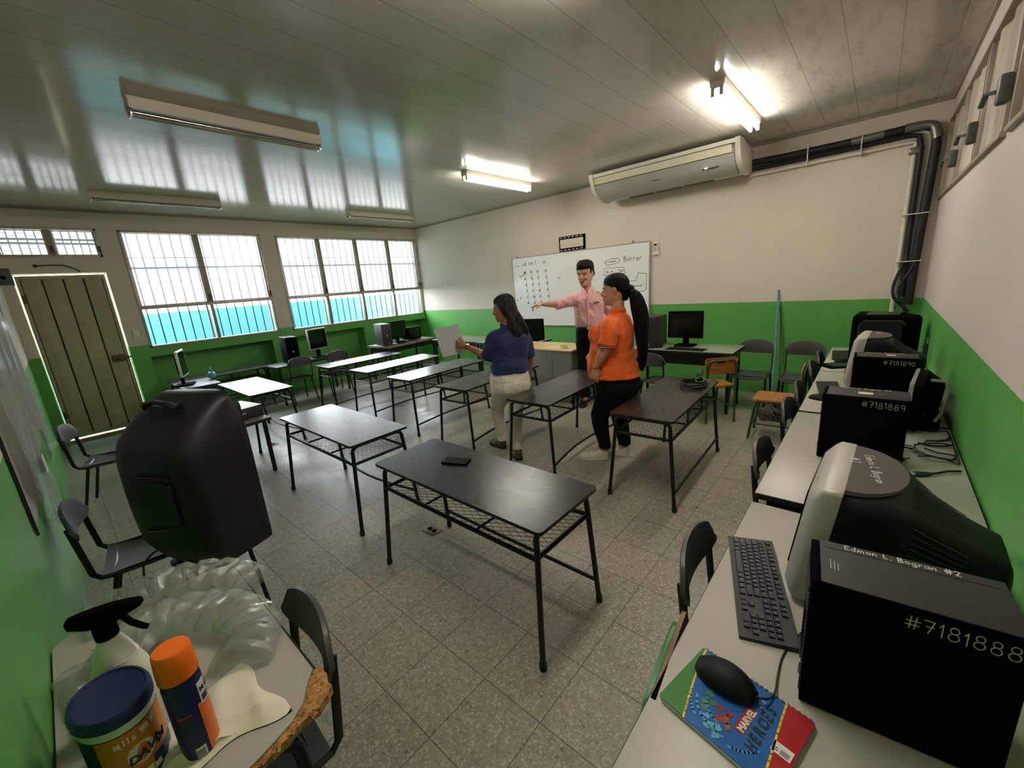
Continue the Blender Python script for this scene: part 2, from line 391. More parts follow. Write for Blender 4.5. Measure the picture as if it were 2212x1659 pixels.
GLY = {
 '#': (.75, [[(.05, .3), (.7, .34)], [(.08, .6), (.75, .64)], [(.25, .05), (.3, .95)], [(.5, .05), (.56, .95)]]),
 '0': (.5, [circ(.25, .5, .24, .46)]), '1': (.22, [[(0, .75), (.15, 1), (.15, 0)]]),
 '2': (.6, [circ(.25, .75, .22, .22, 160, -30, 6)+[(.05, .05), (.25, .1), (.55, .0)]]),
 '7': (.55, [[(0, .95), (.5, .95), (.25, 0)], [(.12, .5), (.5, .52)]]),
 '8': (.55, [circ(.27, .74, .2, .23), circ(.27, .25, .25, .27)]), '9': (.5, [circ(.25, .7, .22, .26)+[(.45, .4), (.4, 0)]]),
 'E': (.5, [[(.5, .95), (.05, .95), (.05, 0), (.5, .02)], [(.05, .5), (.42, .5)]]),
 'd': (.5, [circ(.22, .25, .2, .25), [(.44, .95), (.44, 0)]]), 'm': (.7, [[(0, 0), (.05, .5)], [(.05, .35), (.2, .5), (.3, .4), (.3, 0)], [(.3, .38), (.45, .5), (.58, .4), (.6, 0)]]),
 'o': (.45, [circ(.22, .25, .2, .25)]), 'n': (.45, [[(0, 0), (.03, .5)], [(.03, .35), (.2, .5), (.36, .4), (.38, 0)]]),
 'L': (.45, [[(.05, .95), (.03, .03), (.42, .05)]]), '.': (.12, [[(.03, 0), (.07, .05)]]),
 'B': (.5, [[(.05, 0), (.05, .95)], [(.05, .95), (.36, .9), (.38, .6), (.05, .52), (.45, .42), (.42, .05), (.05, 0)]]),
 'g': (.45, [circ(.2, .25, .19, .24), [(.4, .5), (.4, -.25), (.2, -.38), (.03, -.25)]]), 'r': (.35, [[(0, 0), (.04, .5)], [(.04, .35), (.18, .5), (.32, .45)]]),
 'a': (.45, [circ(.2, .25, .19, .25), [(.4, .5), (.42, 0)]]), 's': (.35, [[(.32, .45), (.1, .48), (.06, .32), (.28, .2), (.25, .03), (.0, .03)]]),
 'e': (.42, [[(.03, .25), (.38, .28)]+circ(.2, .25, .19, .25, 10, 300, 7)]), 't': (.3, [[(.15, .8), (.15, 0), (.3, 0)], [(0, .52), (.3, .54)]]), 'i': (.12, [[(.05, .5), (.05, 0)]]),
 'w': (.6, [[(0, .5), (.12, 0), (.28, .4), (.42, 0), (.58, .5)]]), 'K': (.5, [[(.05, 1), (.05, 0)], [(.45, .9), (.08, .45), (.48, 0)]]), 'l': (.12, [[(.05, 1), (.05, 0)]]),
 'U': (.5, [[(.05, .95), (.05, .2), (.22, 0), (.42, .2), (.42, .95)]]), 'A': (.5, [[(0, 0), (.25, .95), (.48, 0)], [(.1, .4), (.4, .4)]]), 'R': (.5, [[(.05, 0), (.05, .95), (.4, .85), (.4, .55), (.05, .5), (.45, 0)]]),
 'x': (.4, [[(0, .5), (.35, 0)], [(.35, .5), (0, 0)]]), '-': (.35, [[(0, .3), (.3, .3)]]),
}
# ================================================================ ROOM
def panel_x(mb, x0, x1, ya, yb, za, zb, holes):
    ys = sorted({ya, yb, *[v for h in holes for v in h[:2]]}); zs = sorted({za, zb, *[v for h in holes for v in h[2:]]})
    ys = [v for v in ys if ya <= v <= yb]; zs = [v for v in zs if za <= v <= zb]
    for i in range(len(ys)-1):
        for j in range(len(zs)-1):
            cy_, cz = (ys[i]+ys[i+1])/2, (zs[j]+zs[j+1])/2
            if not any(h[0] < cy_ < h[1] and h[2] < cz < h[3] for h in holes):
                mb.box(x0, x1, ys[i], ys[i+1], zs[j], zs[j+1])
WT = .16
struct('floor', MB().box(XL-.5, XR+.2, -1.9, YF+.2, -.08, 0), 'floor', smooth=0)
struct('ceiling', MB().box(XL-.2, XR+.2, -1.9, YF+.2, H, H+.08), 'ceiling', smooth=0)
DY0, DY1, DZ = -.10, .745, 2.21
W1 = (-.16, .765, 2.41, 2.77); W2 = (.975, 2.75, 1.13, 2.765); W3 = (2.99, 5.93, 1.12, 2.75)
wl = MB()
panel_x(wl, XL-WT, XL, YB-.1, YF+.1, 1.03, H, [(DY0, DY1, 0, DZ), W1, W2, W3])
panel_x(wl, XL-.30, XL, YB-.1, YF+.1, 0, 1.03, [(DY0, DY1, 0, 1.03), (.95, 2.61, .12, 1.0), (2.96, 4.37, .12, 1.0), (4.62, 5.96, .12, 1.0)])
panel_x(wl, XL-.36, XL-.30, YB-.1, YF+.1, 0, 1.03, [(DY0, DY1, 0, 1.03)])
struct('wall_left', wl, 'wall_w', smooth=0)
struct('wall_front', MB().box(XL-.2, XR+.2, YF, YF+.15, 0, H), 'wall', smooth=0)
RW4 = (3.05, 5.93, 2.12, 2.80); RW5 = (1.2, 2.93, 2.12, 2.80)
wr_ = MB(); panel_x(wr_, XR, XR+.16, -1.9, YF, 0, H, [RW4, RW5]); struct('wall_right', wr_, 'wall_r', smooth=0)
struct('wall_back', MB().box(XL-.2, XR+.2, YB-.15, YB, 0, H), 'wall', smooth=0)
# slim ceiling moulding along the walls
M['trim'] = mat('ceiling edge strip', C(150, 142, 128), .5)
struct('trim_1', MB().box(XL, XR, YF-.02, YF, H-.025, H).box(XL, XL+.02, YB, YF-.02, H-.025, H).box(XR-.02, XR, -1.9, YF-.02, H-.025, H), 'trim', smooth=0)
# door
d = thing('door_1', None, None, (XL-.05, 0, 0)); d['kind'] = 'structure'
dm = MB(); dm.box(-.02, .0, DY0+.03, DY1-.03, .06, DZ-.03)
dm2 = MB()
nb = 4; w = (DY1-DY0-.10)/nb
poly = []
for i in range(nb):
    y = DY0+.05+i*w
    poly += [(y+.004, .0), (y+.012, .018), (y+w*.48, .024), (y+w*.52, .024), (y+w-.012, .018), (y+w-.004, .0)]
dm2.rings([[(p[1], p[0], .09) for p in poly]+[(-.004, DY1-.05, .09), (-.004, DY0+.05, .09)], [(p[1], p[0], DZ-.07) for p in poly]+[(-.004, DY1-.05, DZ-.07), (-.004, DY0+.05, DZ-.07)]])
struct('door_panel', dm, 'door', d); struct('door_sheet', dm2, 'door', d, 20)
df = MB(); df.box(-.03, .03, DY0+.015, DY0+.05, .06, DZ-.02, .004).box(-.03, .03, DY1-.055, DY1-.02, .06, DZ-.02, .004).box(-.03, .03, DY0+.05, DY1-.055, DZ-.07, DZ-.02, .004).box(-.03, .03, DY0+.05, DY1-.055, .06, .1, .004)
struct('door_frame', df, 'door', d)
M['rust'] = mat('rusty latch steel', C(110, 86, 66), .6, .5, var=.4, vscale=40)
struct('door_latch', MB().box(.02, .055, DY1-.2, DY1-.06, 1.0, 1.09, .004).box(.03, .075, DY1-.15, DY1+.0, 1.035, 1.055, .003).cyl((.03, DY1-.12, 1.045), .025, .05, axis='X'), 'rust', d)
struct('door_hinge', MB().cyl((.035, DY0+.04, 1.86), .014, .1).cyl((.035, DY0+.04, .34), .014, .1), 'rust', d)
M['doorlip'] = mat('bright metal jamb', C(236, 224, 190), .4)
dj = MB().box(-.11, -.04, DY0, DY0+.01, 0, DZ).box(-.11, -.04, DY1-.01, DY1, 0, DZ).box(-.11, -.04, DY0, DY1, DZ-.01, DZ)
struct('door_jamb', dj, 'doorlip', d)
M['threshold'] = mat('worn ochre threshold', C(150, 118, 72), .8, var=.2)
struct('door_threshold', MB().box(-.06, .05, DY0, DY1, 0, .03), 'threshold', d)
# windows in the left wall
def crank(mb, x, y, z):
    mb.box(x, x+.03, y-.018, y+.018, z-.03, z+.05, .006).tube([(x+.03, y, z+.03), (x+.05, y, z-.0), (x+.045, y+.01, z-.07)], .006, 6)
def left_window(name, hole, mull, rail, bars):
    ya, yb, za, zb = hole
    root = thing(name, None, None, (XL, 0, 0)); root['kind'] = 'structure'
    fr = MB(); t = .028; x0, x1 = -.07, .012
    fr.box(x0, x1, ya, ya+t, za, zb, .003).box(x0, x1, yb-t, yb, za, zb, .003).box(x0, x1, ya, yb, za, za+t, .003).box(x0, x1, ya, yb, zb-t, zb, .003)
    if rail: fr.box(x0, x1+.004, ya, yb, rail-.022, rail+.022, .003)
    struct('window_frame', fr, 'alu', root)
    ml = MB()
    edges = [ya]+mull+[yb]
    for y in mull: ml.box(x0, x1-.004, y-.032, y+.032, rail or za, zb, .003); ml.box(x0, x1-.004, y-.022, y+.022, za, rail or za+.01, .003)
    struct('mullion', ml, 'alu_dark', root)
    sash = MB()
    for a, b in zip(edges[:-1], edges[1:]):
        a2, b2, c2, d2 = a+.034, b-.034, (rail or za)+.026, zb-.03
        pane = MB().box(-.034, -.029, a2, b2, c2, d2)
        struct('pane', pane, 'frost', root, 0)
        s = .010
        n = 2 if rail else 1
        for k in range(1, 3 if rail else 2):
            z = c2+(d2-c2)*k/(3 if rail else 2)
            sash.box(-.038, -.026, a2, b2, z-.0025, z+.0025)
            for yy in (a2, b2): sash.box(-.03, .014, yy-.008, yy+.008, z-.004, z+.004)
        sash.box(-.04, -.022, a2-.006, a2+s, c2, d2).box(-.04, -.022, b2-s, b2+.006, c2, d2).box(-.04, -.022, a2, b2, c2-.004, c2+s).box(-.04, -.022, a2, b2, d2-s, d2)
        if rail: # sliding lower light, its frame pushed to the far side
            sash.box(-.05, -.03, b-.075, b-.055, za+.03, rail-.022)
    struct('sash', sash, 'alu', root)
    hd = MB()
    for b in mull+[yb-.02]: crank(hd, .0, b, (rail or za)+.09)
    struct('crank_handle', hd, 'rust', root)
    gr = MB(); nbar = bars
    for a, b in zip(edges[:-1], edges[1:]):
        k = nbar
        for i in range(k):
            y = a+(b-a)*(i+.7)/k
            gr.box(-.126, -.116, y-.0075, y+.0075, za, zb)
    z = za+.04
    lv = [zb-.36*(zb-(rail or za)), zb-.50*(zb-(rail or za))] if not rail else [rail+(zb-rail)*.53]
    for z in lv: gr.box(-.132, -.12, ya, yb, z-.014, z+.014)
    for k in range(1, 12):
        z = (rail or za)+(zb-(rail or za))*k/12
        if abs(z-lv[0]) > .03: gr.box(-.122, -.117, ya, yb, z-.0032, z+.0032)
    struct('window_grille', gr, 'bar', root, 0)
left_window('window_1', W1, [.31], None, 6)
left_window('window_2', W2, [1.85], 1.70, 7)
left_window('window_3', W3, [3.725, 4.474, 5.208], 1.69, 6)
# outside: walkway slab, cyan parapet and pale yard
struct('trim_2', MB().box(-10.3, XL-.36, -4, 11, -.1, 0), 'concrete', smooth=0)
struct('trim_3', MB().box(-9.75, -9.55, -5, 13, 0, 1.61, .01), 'cyan', smooth=0)
# right wall high windows, glass hung with pale curtain cloth
def right_window(name, hole, mull):
    ya, yb, za, zb = hole; root = thing(name, None, None, (XR, 0, 0)); root['kind'] = 'structure'
    fr = MB(); t = .02
    fr.box(-.014, .05, ya, ya+t, za, zb, .002).box(-.014, .05, yb-t, yb, za, zb, .002).box(-.022, .05, ya-.01, yb+.01, za-.004, za+t, .002).box(-.014, .05, ya, yb, zb-t, zb, .002)
    struct('window_frame', fr, 'alu_dark', root)
    ml = MB(); pn_edges = [ya]+mull+[yb]
    for y in mull: ml.box(-.006, .045, y-.022, y+.022, za, zb, .003); ml.box(-.010, -.004, y-.004, y+.004, za, zb)
    struct('mullion', ml, 'alu', root)
    for a, b in zip(pn_edges[:-1], pn_edges[1:]):
        cols = [[(.016+.008*math.sin(j*.9)+.006*math.sin(j*.37+a), a+.02+(b-a-.04)*j/24, z) for j in range(25)] for z in (za+.02, zb-.02)]
        m = MB(); v = [[m._v(p) for p in c] for c in cols]
        v2 = [[m._v((p[0]+.006, p[1], p[2])) for p in c] for c in cols]
        for j in range(24):
            m.bm.faces.new((v[0][j], v[0][j+1], v[1][j+1], v[1][j])); m.bm.faces.new((v2[0][j], v2[1][j], v2[1][j+1], v2[0][j+1]))
        struct('pane', m, 'streak', root, 60)
    hd = MB()
    for b in (ya+.02,)+tuple(mull):
        hd.box(-.05, -.004, b-.03, b+.035, za+.14, za+.26, .012).tube([(-.045, b+.02, za+.2), (-.075, b+.07, za+.21), (-.08, b+.12, za+.17)], [(.009, .012)]*3, 8)
    struct('crank_handle', hd, 'case_grey', root)
right_window('window_4', RW4, [4.0, 4.92])
right_window('window_5', RW5, [2.05])

# ================================================================ FIXTURES
def lamp(loc, lit, label, group=None):
    t = thing('fluorescent_lamp', label, 'lamp', loc, 0, group)
    raw('lamp_body', MB().prism([(-.055, 0), (.055, 0), (.05, -.045), (.03, -.062), (-.03, -.062), (-.05, -.045)], 0, 1.25, 'Y'), 'lamp_white', t)
    if not lit: raw('reflector', MB().prism([(-.072, -.02), (-.064, -.02), (-.052, -.072), (-.056, -.074)], .0, 1.25, 'Y').prism([(.072, -.02), (.064, -.02), (.052, -.072), (.056, -.074)], .0, 1.25, 'Y'), 'lamp_white', t)
    for s in (-1, 1):
        e = MB()
        for y in (0, 1.235): e.box(s*.03-.013, s*.03+.013, y, y+.015, -.112, -.05, .003)
        raw('tube_holder', e, 'lamp_white' if lit else 'chrome', t)
        raw('tube', MB().cyl((s*.03, .015, -.092), .014, 1.22, 14, axis='Y'), 'tube_on' if lit else ('tube_off' if s < 0 else 'chrome'), t)
    return t
lamp((-3.79, .69, H), 0, 'unlit ceiling tube lamp nearest the camera, with a chrome tube', 'unlit ceiling lamps')
lamp((-6.72, .68, H), 0, 'unlit ceiling tube lamp above the transom window by the door', 'unlit ceiling lamps')
lamp((-6.68, 3.72, H), 0, 'small far unlit ceiling tube lamp near the window wall corner', 'unlit ceiling lamps')
lamp((-3.88, 3.74, H), 1, 'lit ceiling tube lamp left of the air conditioner', 'lit ceiling lamps')
lamp((-1.05, 3.70, H), 1, 'brightly lit ceiling tube lamp above and in front of the air conditioner', 'lit ceiling lamps')
lamp((-1.05, .70, H), 1, 'lit ceiling tube lamp out of view above the near desks', 'lit ceiling lamps')
# air conditioner under the ceiling on the front wall
t = thing('air_conditioner', 'long white ceiling air conditioner high above the whiteboard', 'air conditioner', (0, 0, 0))
AX0, AX1 = -3.06, -1.30
prof = [(5.86, 2.93), (5.36, 2.95), (5.31, 2.93), (5.31, 2.915), (5.335, 2.80), (5.37, 2.755), (5.47, 2.70), (5.62, 2.655), (5.78, 2.65), (5.86, 2.68)]
raw('body', MB().prism([(5.88, 2.94), (5.40, 2.95), (5.40, 2.77), (5.48, 2.72), (5.62, 2.675), (5.80, 2.67), (5.88, 2.69)], AX0, AX1, 'X'), 'ac_white', t, 30)
raw('top_lip', MB().prism([(5.29, 2.965), (5.42, 2.975), (5.42, 2.945), (5.30, 2.925)], AX0, AX1, 'X'), 'ac_white', t)
raw('louvre', MB().prism([(5.315, 2.92), (5.345, 2.92), (5.375, 2.85), (5.345, 2.845)], AX0+.03, AX1-.04, 'X'), 'ac_cream', t)
raw('front_panel', MB().prism([(5.345, 2.835), (5.37, 2.84), (5.42, 2.77), (5.50, 2.715), (5.62, 2.675), (5.62, 2.655), (5.49, 2.69), (5.395, 2.75)], AX0+.01, AX1-.02, 'X'), 'ac_grey', t, 50)
g = MB()
for i in range(3):
    x = AX0+.35+i*.37
    for k in range(6): g.box(x, x+.34, 5.645+k*.028, 5.655+k*.028, 2.664, 2.672)
raw('intake_grille', g, 'steel_grey', t)
for x in (AX0-.02, AX1):
    raw('end_cap', MB().prism([(5.88, 2.80), (5.86, 2.93), (5.42, 2.98), (5.28, 2.97), (5.30, 2.90), (5.36, 2.77), (5.46, 2.70), (5.62, 2.65), (5.78, 2.655), (5.88, 2.70)], x, x+.05, 'X'), 'ac_white', t, 40)
raw('display', MB().at((AX1-.27, 5.405, 2.748), rx=-40).box(-.09, .09, -.004, .0, -.014, .014), 'pc_dark', t)
raw('display_digits', MB().at((AX1-.27, 5.400, 2.748), rx=-40).box(-.06, -.03, -.006, -.002, -.01, .01), 'led', t)
raw('logo', MB().at((AX0+.86, 5.40, 2.745), rx=-40).box(-.05, .05, -.004, .0, -.004, .004), 'pc_dark', t)
# pipes from the air conditioner round the corner and down
t = thing('pipe_run', 'black insulated pipes and white drain pipe running from the air conditioner down the corner', 'pipe', (0, 0, 0))
raw('insulated_pipe', MB().tube([(-1.26, YF-.05, 2.80), (-.9, YF-.05, 2.79), (-.4, YF-.05, 2.79), (.10, YF-.05, 2.80), (.20, YF-.055, 2.79), (.27, YF-.065, 2.74), (.285, YF-.07, 2.6), (.27, YF-.06, 2.0), (.26, YF-.06, 1.5), (.255, YF-.06, 1.12)], .036, 14), 'pipe_black', t)
raw('insulated_pipe', MB().tube([(-1.26, YF-.04, 2.73), (-.4, YF-.04, 2.73), (.08, YF-.04, 2.74), (.16, YF-.04, 2.72), (.185, YF-.04, 2.6), (.19, YF-.04, 1.7), (.20, YF-.05, 1.2)], .022, 8), 'pipe_black', t)
raw('drain_pipe', MB().tube([(-1.28, YF-.03, 2.665), (.13, YF-.03, 2.675), (.14, YF-.03, 2.66), (.14, YF-.03, .98)], .018, 10), 'pipe_white', t)
raw('tape_wrap', MB().tube(cr([(.05, YF-.05, 2.80), (.16, YF-.053, 2.80), (.25, YF-.062, 2.77), (.285, YF-.07, 2.66)]), .041, 12), 'tape_silver', t); raw('tape_wrap', MB().tube([(-.35, YF-.05, 2.79), (-.1, YF-.05, 2.795)], .039, 10), 'tape_silver', t); raw('tape_wrap', MB().box(.10, .18, YF-.07, YF-.005, 2.56, 2.62, .01), 'tape_silver', t)
for x in (-.72, -.27): raw('strap', MB().box(x, x+.008, YF-.095, YF-.005, 2.64, 2.85), 'white_paint', t)
for z in (2.0, 1.55): raw('strap', MB().box(.11, .31, YF-.105, YF-.005, z, z+.008), 'white_paint', t)
raw('loose_cable', MB().tube(cr([(.2, YF-.06, 1.6), (.13, YF-.08, 1.35), (.14, YF-.10, 1.2), (.22, YF-.1, 1.1), (.27, YF-.12, 1.0)]), .013, 8), 'cable', t); raw('loose_cable', MB().tube(cr([(.25, YF-.1, 1.5), (.17, YF-.12, 1.3), (.2, YF-.12, 1.15), (.27, YF-.14, 1.06)]), .009, 8), 'cable', t)
# whiteboard
t = thing('whiteboard', 'large glossy whiteboard with marker writing behind the standing people', 'whiteboard', (0, YF, 0))
BX0, BX1, BZ0, BZ1 = -5.11, -2.51, .87, 2.07
raw('panel', MB().box(BX0, BX1, -.022, -.006, BZ0, BZ1), 'whiteboard', t)
raw('frame', MB().box(BX0-.012, BX0+.006, -.03, -.003, BZ0-.01, BZ1+.01, .003).box(BX1-.006, BX1+.012, -.03, -.003, BZ0-.01, BZ1+.01, .003).box(BX0, BX1, -.03, -.003, BZ1, BZ1+.012, .003).box(BX0, BX1, -.03, -.003, BZ0-.012, BZ0, .003), 'silver', t)
raw('hanger_clip', MB().cyl((BX0+.12, -.02, BZ1+.02), .016, .012, 10, axis='Y').cyl((BX0+1.2, -.02, BZ1+.02), .012, .012, 10, axis='Y').cyl((BX1-.25, -.02, BZ1+.025), .02, .012, 10, axis='Y'), 'alu_dark', t)
ink = MB(); NY = (0, -1, 0); Y0 = -.0225
def st(pts, w=.006): ink.ribbon([(x, Y0, z) for x, z in pts], w, .0005, NY)
rd = random.Random(3)
for i, (x, L) in enumerate(((-4.82, 1.28), (-4.67, 1.28), (-4.53, 1.28), (-4.35, 1.30))):
    x2 = x+.05
    st([(x, 1.83), (x2, 1.26)], .004)
    stroke_text(ink, ('sd', 'Mo', 'K.', 'M')[i] if False else ('sd', 'no', 'l.', 'n')[i], (x-.05, Y0, 1.93), (1, 0, .03), (0, 0, 1), .08, .007, NY)
    for k in range(6):
        z = 1.80-k*.108; xx = x+.05*k/6
        stroke_text(ink, ('w', 'e', 'a', 'o', 's')[(i+k) % 5], (xx-.03, Y0, z-.01), (1, 0, .1), (0, 0, 1), .07, .007, NY)
st([(-4.95, 1.74), (-4.86, 1.77), (-4.80, 1.83)], .010); st([(-5.06, 1.93), (-5.02, 1.935)], .006); st([(-4.98, 1.93), (-4.965, 1.93)], .016)
st([(-4.96, 1.38), (-4.96, 1.34)], .012); st([(-5.07, 1.32), (-5.04, 1.32)], .010)
stroke_text(ink, 'xo-', (-4.12, Y0, 1.66), (1, 0, .02), (0, 0, 1), .045, .005, NY)
st([(-3.19, 1.80), (-3.20, 1.86), (-3.14, 1.885), (-3.0, 1.89), (-2.97, 1.86), (-3.0, 1.82), (-3.16, 1.80), (-3.19, 1.80)], .006); st([(-3.15, 1.845), (-3.03, 1.85)], .010); st([(-3.24, 1.84), (-3.2, 1.85)], .006)
stroke_text(ink, 'Borrar', (-2.91, Y0, 1.83), (1, 0, .0), (0, 0, 1), .085, .006, NY, .04)
st([(-3.22, 1.76), (-3.24, 1.65), (-2.88, 1.66), (-2.91, 1.75), (-3.20, 1.76)], .005)
stroke_text(ink, 'ejecutar', (-3.19, Y0, 1.68), (1, 0, .0), (0, 0, 1), .062, .006, NY, .04)
st([(-2.93, 1.54), (-2.93, 1.40), (-2.62, 1.38), (-2.56, 1.40), (-2.55, 1.63), (-2.68, 1.65), (-2.71, 1.54), (-2.93, 1.545)], .006)
st([(-2.84, 1.465), (-2.63, 1.46), (-2.62, 1.49)], .008); st([(-2.85, 1.467), (-2.83, 1.463)], .020)
stroke_text(ink, 'enter', (-3.02, Y0, 1.29), (1, 0, .0), (0, 0, 1), .07, .006, NY, .03); st([(-3.0, 1.26), (-2.8, 1.262)], .005)
st([(-3.14, 1.55), (-2.97, 1.56), (-2.97, 1.40)], .003); st([(-3.86, 1.16), (-3.83, 1.22), (-3.85, 1.17)], .004)
raw('marker_writing', ink, 'black_ink', t, 0)
# film-strip picture frame
t = thing('picture_frame', 'small black film strip frame with blank white middle above the whiteboard', 'picture', (0, YF, 0))
raw('frame', MB().box(-4.06, -3.565, -.02, -.002, 2.09, 2.32, .003), 'pc_black', t)
raw('blank_sheet', MB().box(-4.03, -3.595, -.023, -.019, 2.135, 2.275, .012), 'lamp_white', t)
hh = MB()
for k in range(6):
    for z in (2.30, 2.108): hh.box(-4.04+k*.077, -3.995+k*.077, -.0225, -.018, z-.006, z+.006)
raw('sprocket_hole', hh, 'lamp_white', t)
t = thing('air_conditioner_remote', 'white remote control in a wall holder right of the whiteboard', 'remote control', (-2.42, YF, 1.97))
raw('case', MB().box(-.032, .032, -.028, -.006, -.075, .08, .006), 'white_paint', t); raw('display', MB().box(-.02, .02, -.031, -.027, .03, .062), 'pc_dark', t)
bb = MB()
for i in range(3):
    for j in range(3): bb.box(-.02+i*.015, -.011+i*.015, -.031, -.027, -.0+j*-.018, .010-j*.018)
raw('buttons', bb, 'steel_grey', t); raw('holder', MB().box(-.042, .042, -.036, -.002, -.095, -.05, .006), 'white_paint', t)
# light switch, floor sockets, door-side box and wire
t = thing('light_switch', 'cream light switch plate between the door and the window', 'light switch', (XL, .865, 1.36))
raw('plate', MB().box(.001, .012, -.036, .036, -.06, .06, .003), 'ac_cream', t); raw('rocker', MB().box(.012, .018, -.012, .012, -.022, .022, .002), 'white_paint', t)
def socket(loc, rz, lab):
    t = thing('floor_socket', lab, 'floor socket', loc, rz, 'floor sockets')
    raw('plate', MB().box(-.06, .06, -.045, .045, .0, .005, .002), 'brass', t); raw('socket_cap', MB().cyl((-.024, 0, .005), .018, .002).cyl((.024, 0, .005), .018, .002), 'pc_black', t)
socket((-2.19, 1.472, 0), 0, 'brass floor socket plate under the nearest black desk'); socket((-5.24, 1.48, 0), 10, 'small brass floor socket beside a far desk leg, left side')
socket((-2.21, 4.6, 0), 0, 'small floor socket plate behind the woman in orange')
t = thing('junction_box', 'dark grey metal box fixed high on the wall beside the door', 'junction box', (-6.75, YB, 2.02))
raw('box', MB().box(-.1, .1, 0, .12, 0, .16, .006), 'case_grey', t); raw('knob', MB().cyl((.10, .06, .07), .018, .02, 12, axis='X'), 'pc_black', t)
setp(raw('wire', MB().tube([(XL+.01, .12, 2.30), (XL+.03, .2, 2.31), (XL+.03, .36, 2.31), (XL+.02, .47, 2.26), (XL+.015, .5, 2.22)], .007, 6).ball((XL+.02, .12, 2.305), .02), 'cable'), 'frayed dark wire sticking out above the metal door', 'wire')
# glossy board on the back wall
t = thing('wall_board', 'large grey glossy board with black edge on the near left wall', 'board', (0, YB, 0))
M['old_board'] = mat('greyish glossy board', C(172, 166, 154), .55, var=.05, vscale=2)
raw('panel', MB().box(-5.0, -2.356, .002, .009, .86, 2.2), 'old_board', t); raw('edge', MB().box(-2.356, -2.345, .002, .011, .84, 2.2), 'edge_black', t)
def film():
    n = N('clear plastic film'); tr = n.n('BsdfTransparent'); gl = n.n('BsdfPrincipled'); gl.inputs['Base Color'].default_value = C(220, 224, 222); gl.inputs['Roughness'].default_value = .12
    v = n.noise(n.coord('World'), 14, 4, .6, [(.35, .05), (.62, .12), (.8, .35)])
    f = n.n('Fresnel'); f.inputs[0].default_value = 1.35
    a = n.n('MixShader'); n.l(n.math('ADD', v, n.math('MULTIPLY', f.outputs[0], .5)), a.inputs[0]); n.l(tr.outputs[0], a.inputs[1]); n.l(gl.outputs[0], a.inputs[2])
    return n.done(a.outputs[0])
M['film'] = film()
t = thing('plastic_sheet', 'clear plastic sheet hanging over the near left wall board', 'plastic sheet', (0, YB, 0))
m = MB(); nx, nz = 30, 14; g0 = []
for lay in (0, 1):
    g0.append([[m._v((-4.9+2.5*i/nx, .036+.012*math.sin(i*.9+j*.3)+.008*math.sin(i*2.1)-lay*.0015, 2.2-(1.35+.22*math.sin(i*.35))*(1-j/nz))) for j in range(nz+1)] for i in range(nx+1)])
for lay in (0, 1):
    for i in range(nx):
        for j in range(nz): m.bm.faces.new((g0[lay][i][j], g0[lay][i+1][j], g0[lay][i+1][j+1], g0[lay][i][j+1]))
raw('sheet', m, 'film', t, 60)
raw('label', MB().box(-3.05, -2.95, .055, .058, .92, 1.0), 'white_paint', t)
# ================================================================ STUDENT DESKS
def rrect(x0, x1, y0, y1, r, n=4):
    out = []
    for cx, cy_, a in ((x1-r, y1-r, 0), (x0+r, y1-r, 90), (x0+r, y0+r, 180), (x1-r, y0+r, 270)):
        out += [(cx+r*math.cos(R_(a+90*k/n)), cy_+r*math.sin(R_(a+90*k/n))) for k in range(n+1)]
    return out
def desk(name, label, loc, rz, group, bow=0.0, top='desk', L=1.24):
    t = thing(name, label, 'desk', loc, rz, group); hx = L/2
    raw('desk_top', MB().prism(rrect(-hx, hx, -.23, .23, .022), .654, .671), top, t, 30)
    for s in (-1, 1):
        x, xf = s*(hx-.05), s*(hx-.02)
        pts = [(xf, -.245, .012), (x+s*.004, -.20, .56)]
        for k in range(1, 6):
            a = R_(90*k/5); pts.append((x, -.20+.05*(1-math.cos(a)), .59+.05*math.sin(a)))
        pts2 = [(p[0], -p[1], p[2]) for p in pts][::-1]
        raw('leg_frame', MB().tube(pts+pts2, .0135, 10, ref=(1, 0, 0)), 'black_metal', t)
        raw('foot_cap', MB().cyl((xf, -.245, 0), .017, .035, 10), 'rubber', t); raw('foot_cap', MB().cyl((xf, .245, 0), .017, .035, 10), 'rubber', t)
    fr = MB(); zt = .515; a = hx-.05
    fr.tube([(-a, -.205, zt), (a, -.205, zt)], .011, 8).tube([(-a, .205, zt), (a, .205, zt)], .011, 8)
    for s in (-1, 1): fr.tube([(s*a, -.205, zt), (s*a, .205, zt)], .011, 8)
    fr.tube([(-.2, -.2, zt), (-.2, .2, zt)], .007, 6).tube([(.2, -.2, zt), (.2, .2, zt)], .007, 6)
    for x in (-a*.33, a*.33): fr.box(x-.013, x+.013, .198, .206, zt, .654).box(x-.013, x+.013, -.206, -.200, zt-.003, zt+.006)
    raw('tray_frame', fr, 'black_metal', t)
    raw('foot_rail', MB().tube([(-(hx-.025), .236, .13)]+[(-(hx-.025)+(L-.05)*k/8, .236-bow*math.sin(math.pi*k/8), .13) for k in range(1, 8)]+[(hx-.025, .236, .13)], .010, 8), 'black_metal', t)
    w = MB(); nx = 36; dx = 2*a/nx; dy = .0175
    for j in range(23):
        y = -.2+j*dy
        w.tube([(-a+i*dx, y+(dy/2 if (i+j) % 2 else -dy/2), zt+.004) for i in range(nx+1)], .0014, 3)
    for j in range(7):
        z = zt+.016+j*.0185
        w.tube([(-a+i*dx, .2, z+(.00925 if (i+j) % 2 else -.00925)) for i in range(nx+1)], .0014, 3)
    raw('mesh_basket', w, 'wire', t, 0)
    return t
GD = 'black student desks'
d0 = desk('student_desk', 'black student desk nearest the camera with a black phone on it', (-1.53, 1.335, 0), 0, GD)
def dsk(x, y, rz, lab, red=False):
    c = dup(d0, (x, y, 0), rz, lab, GD); return c
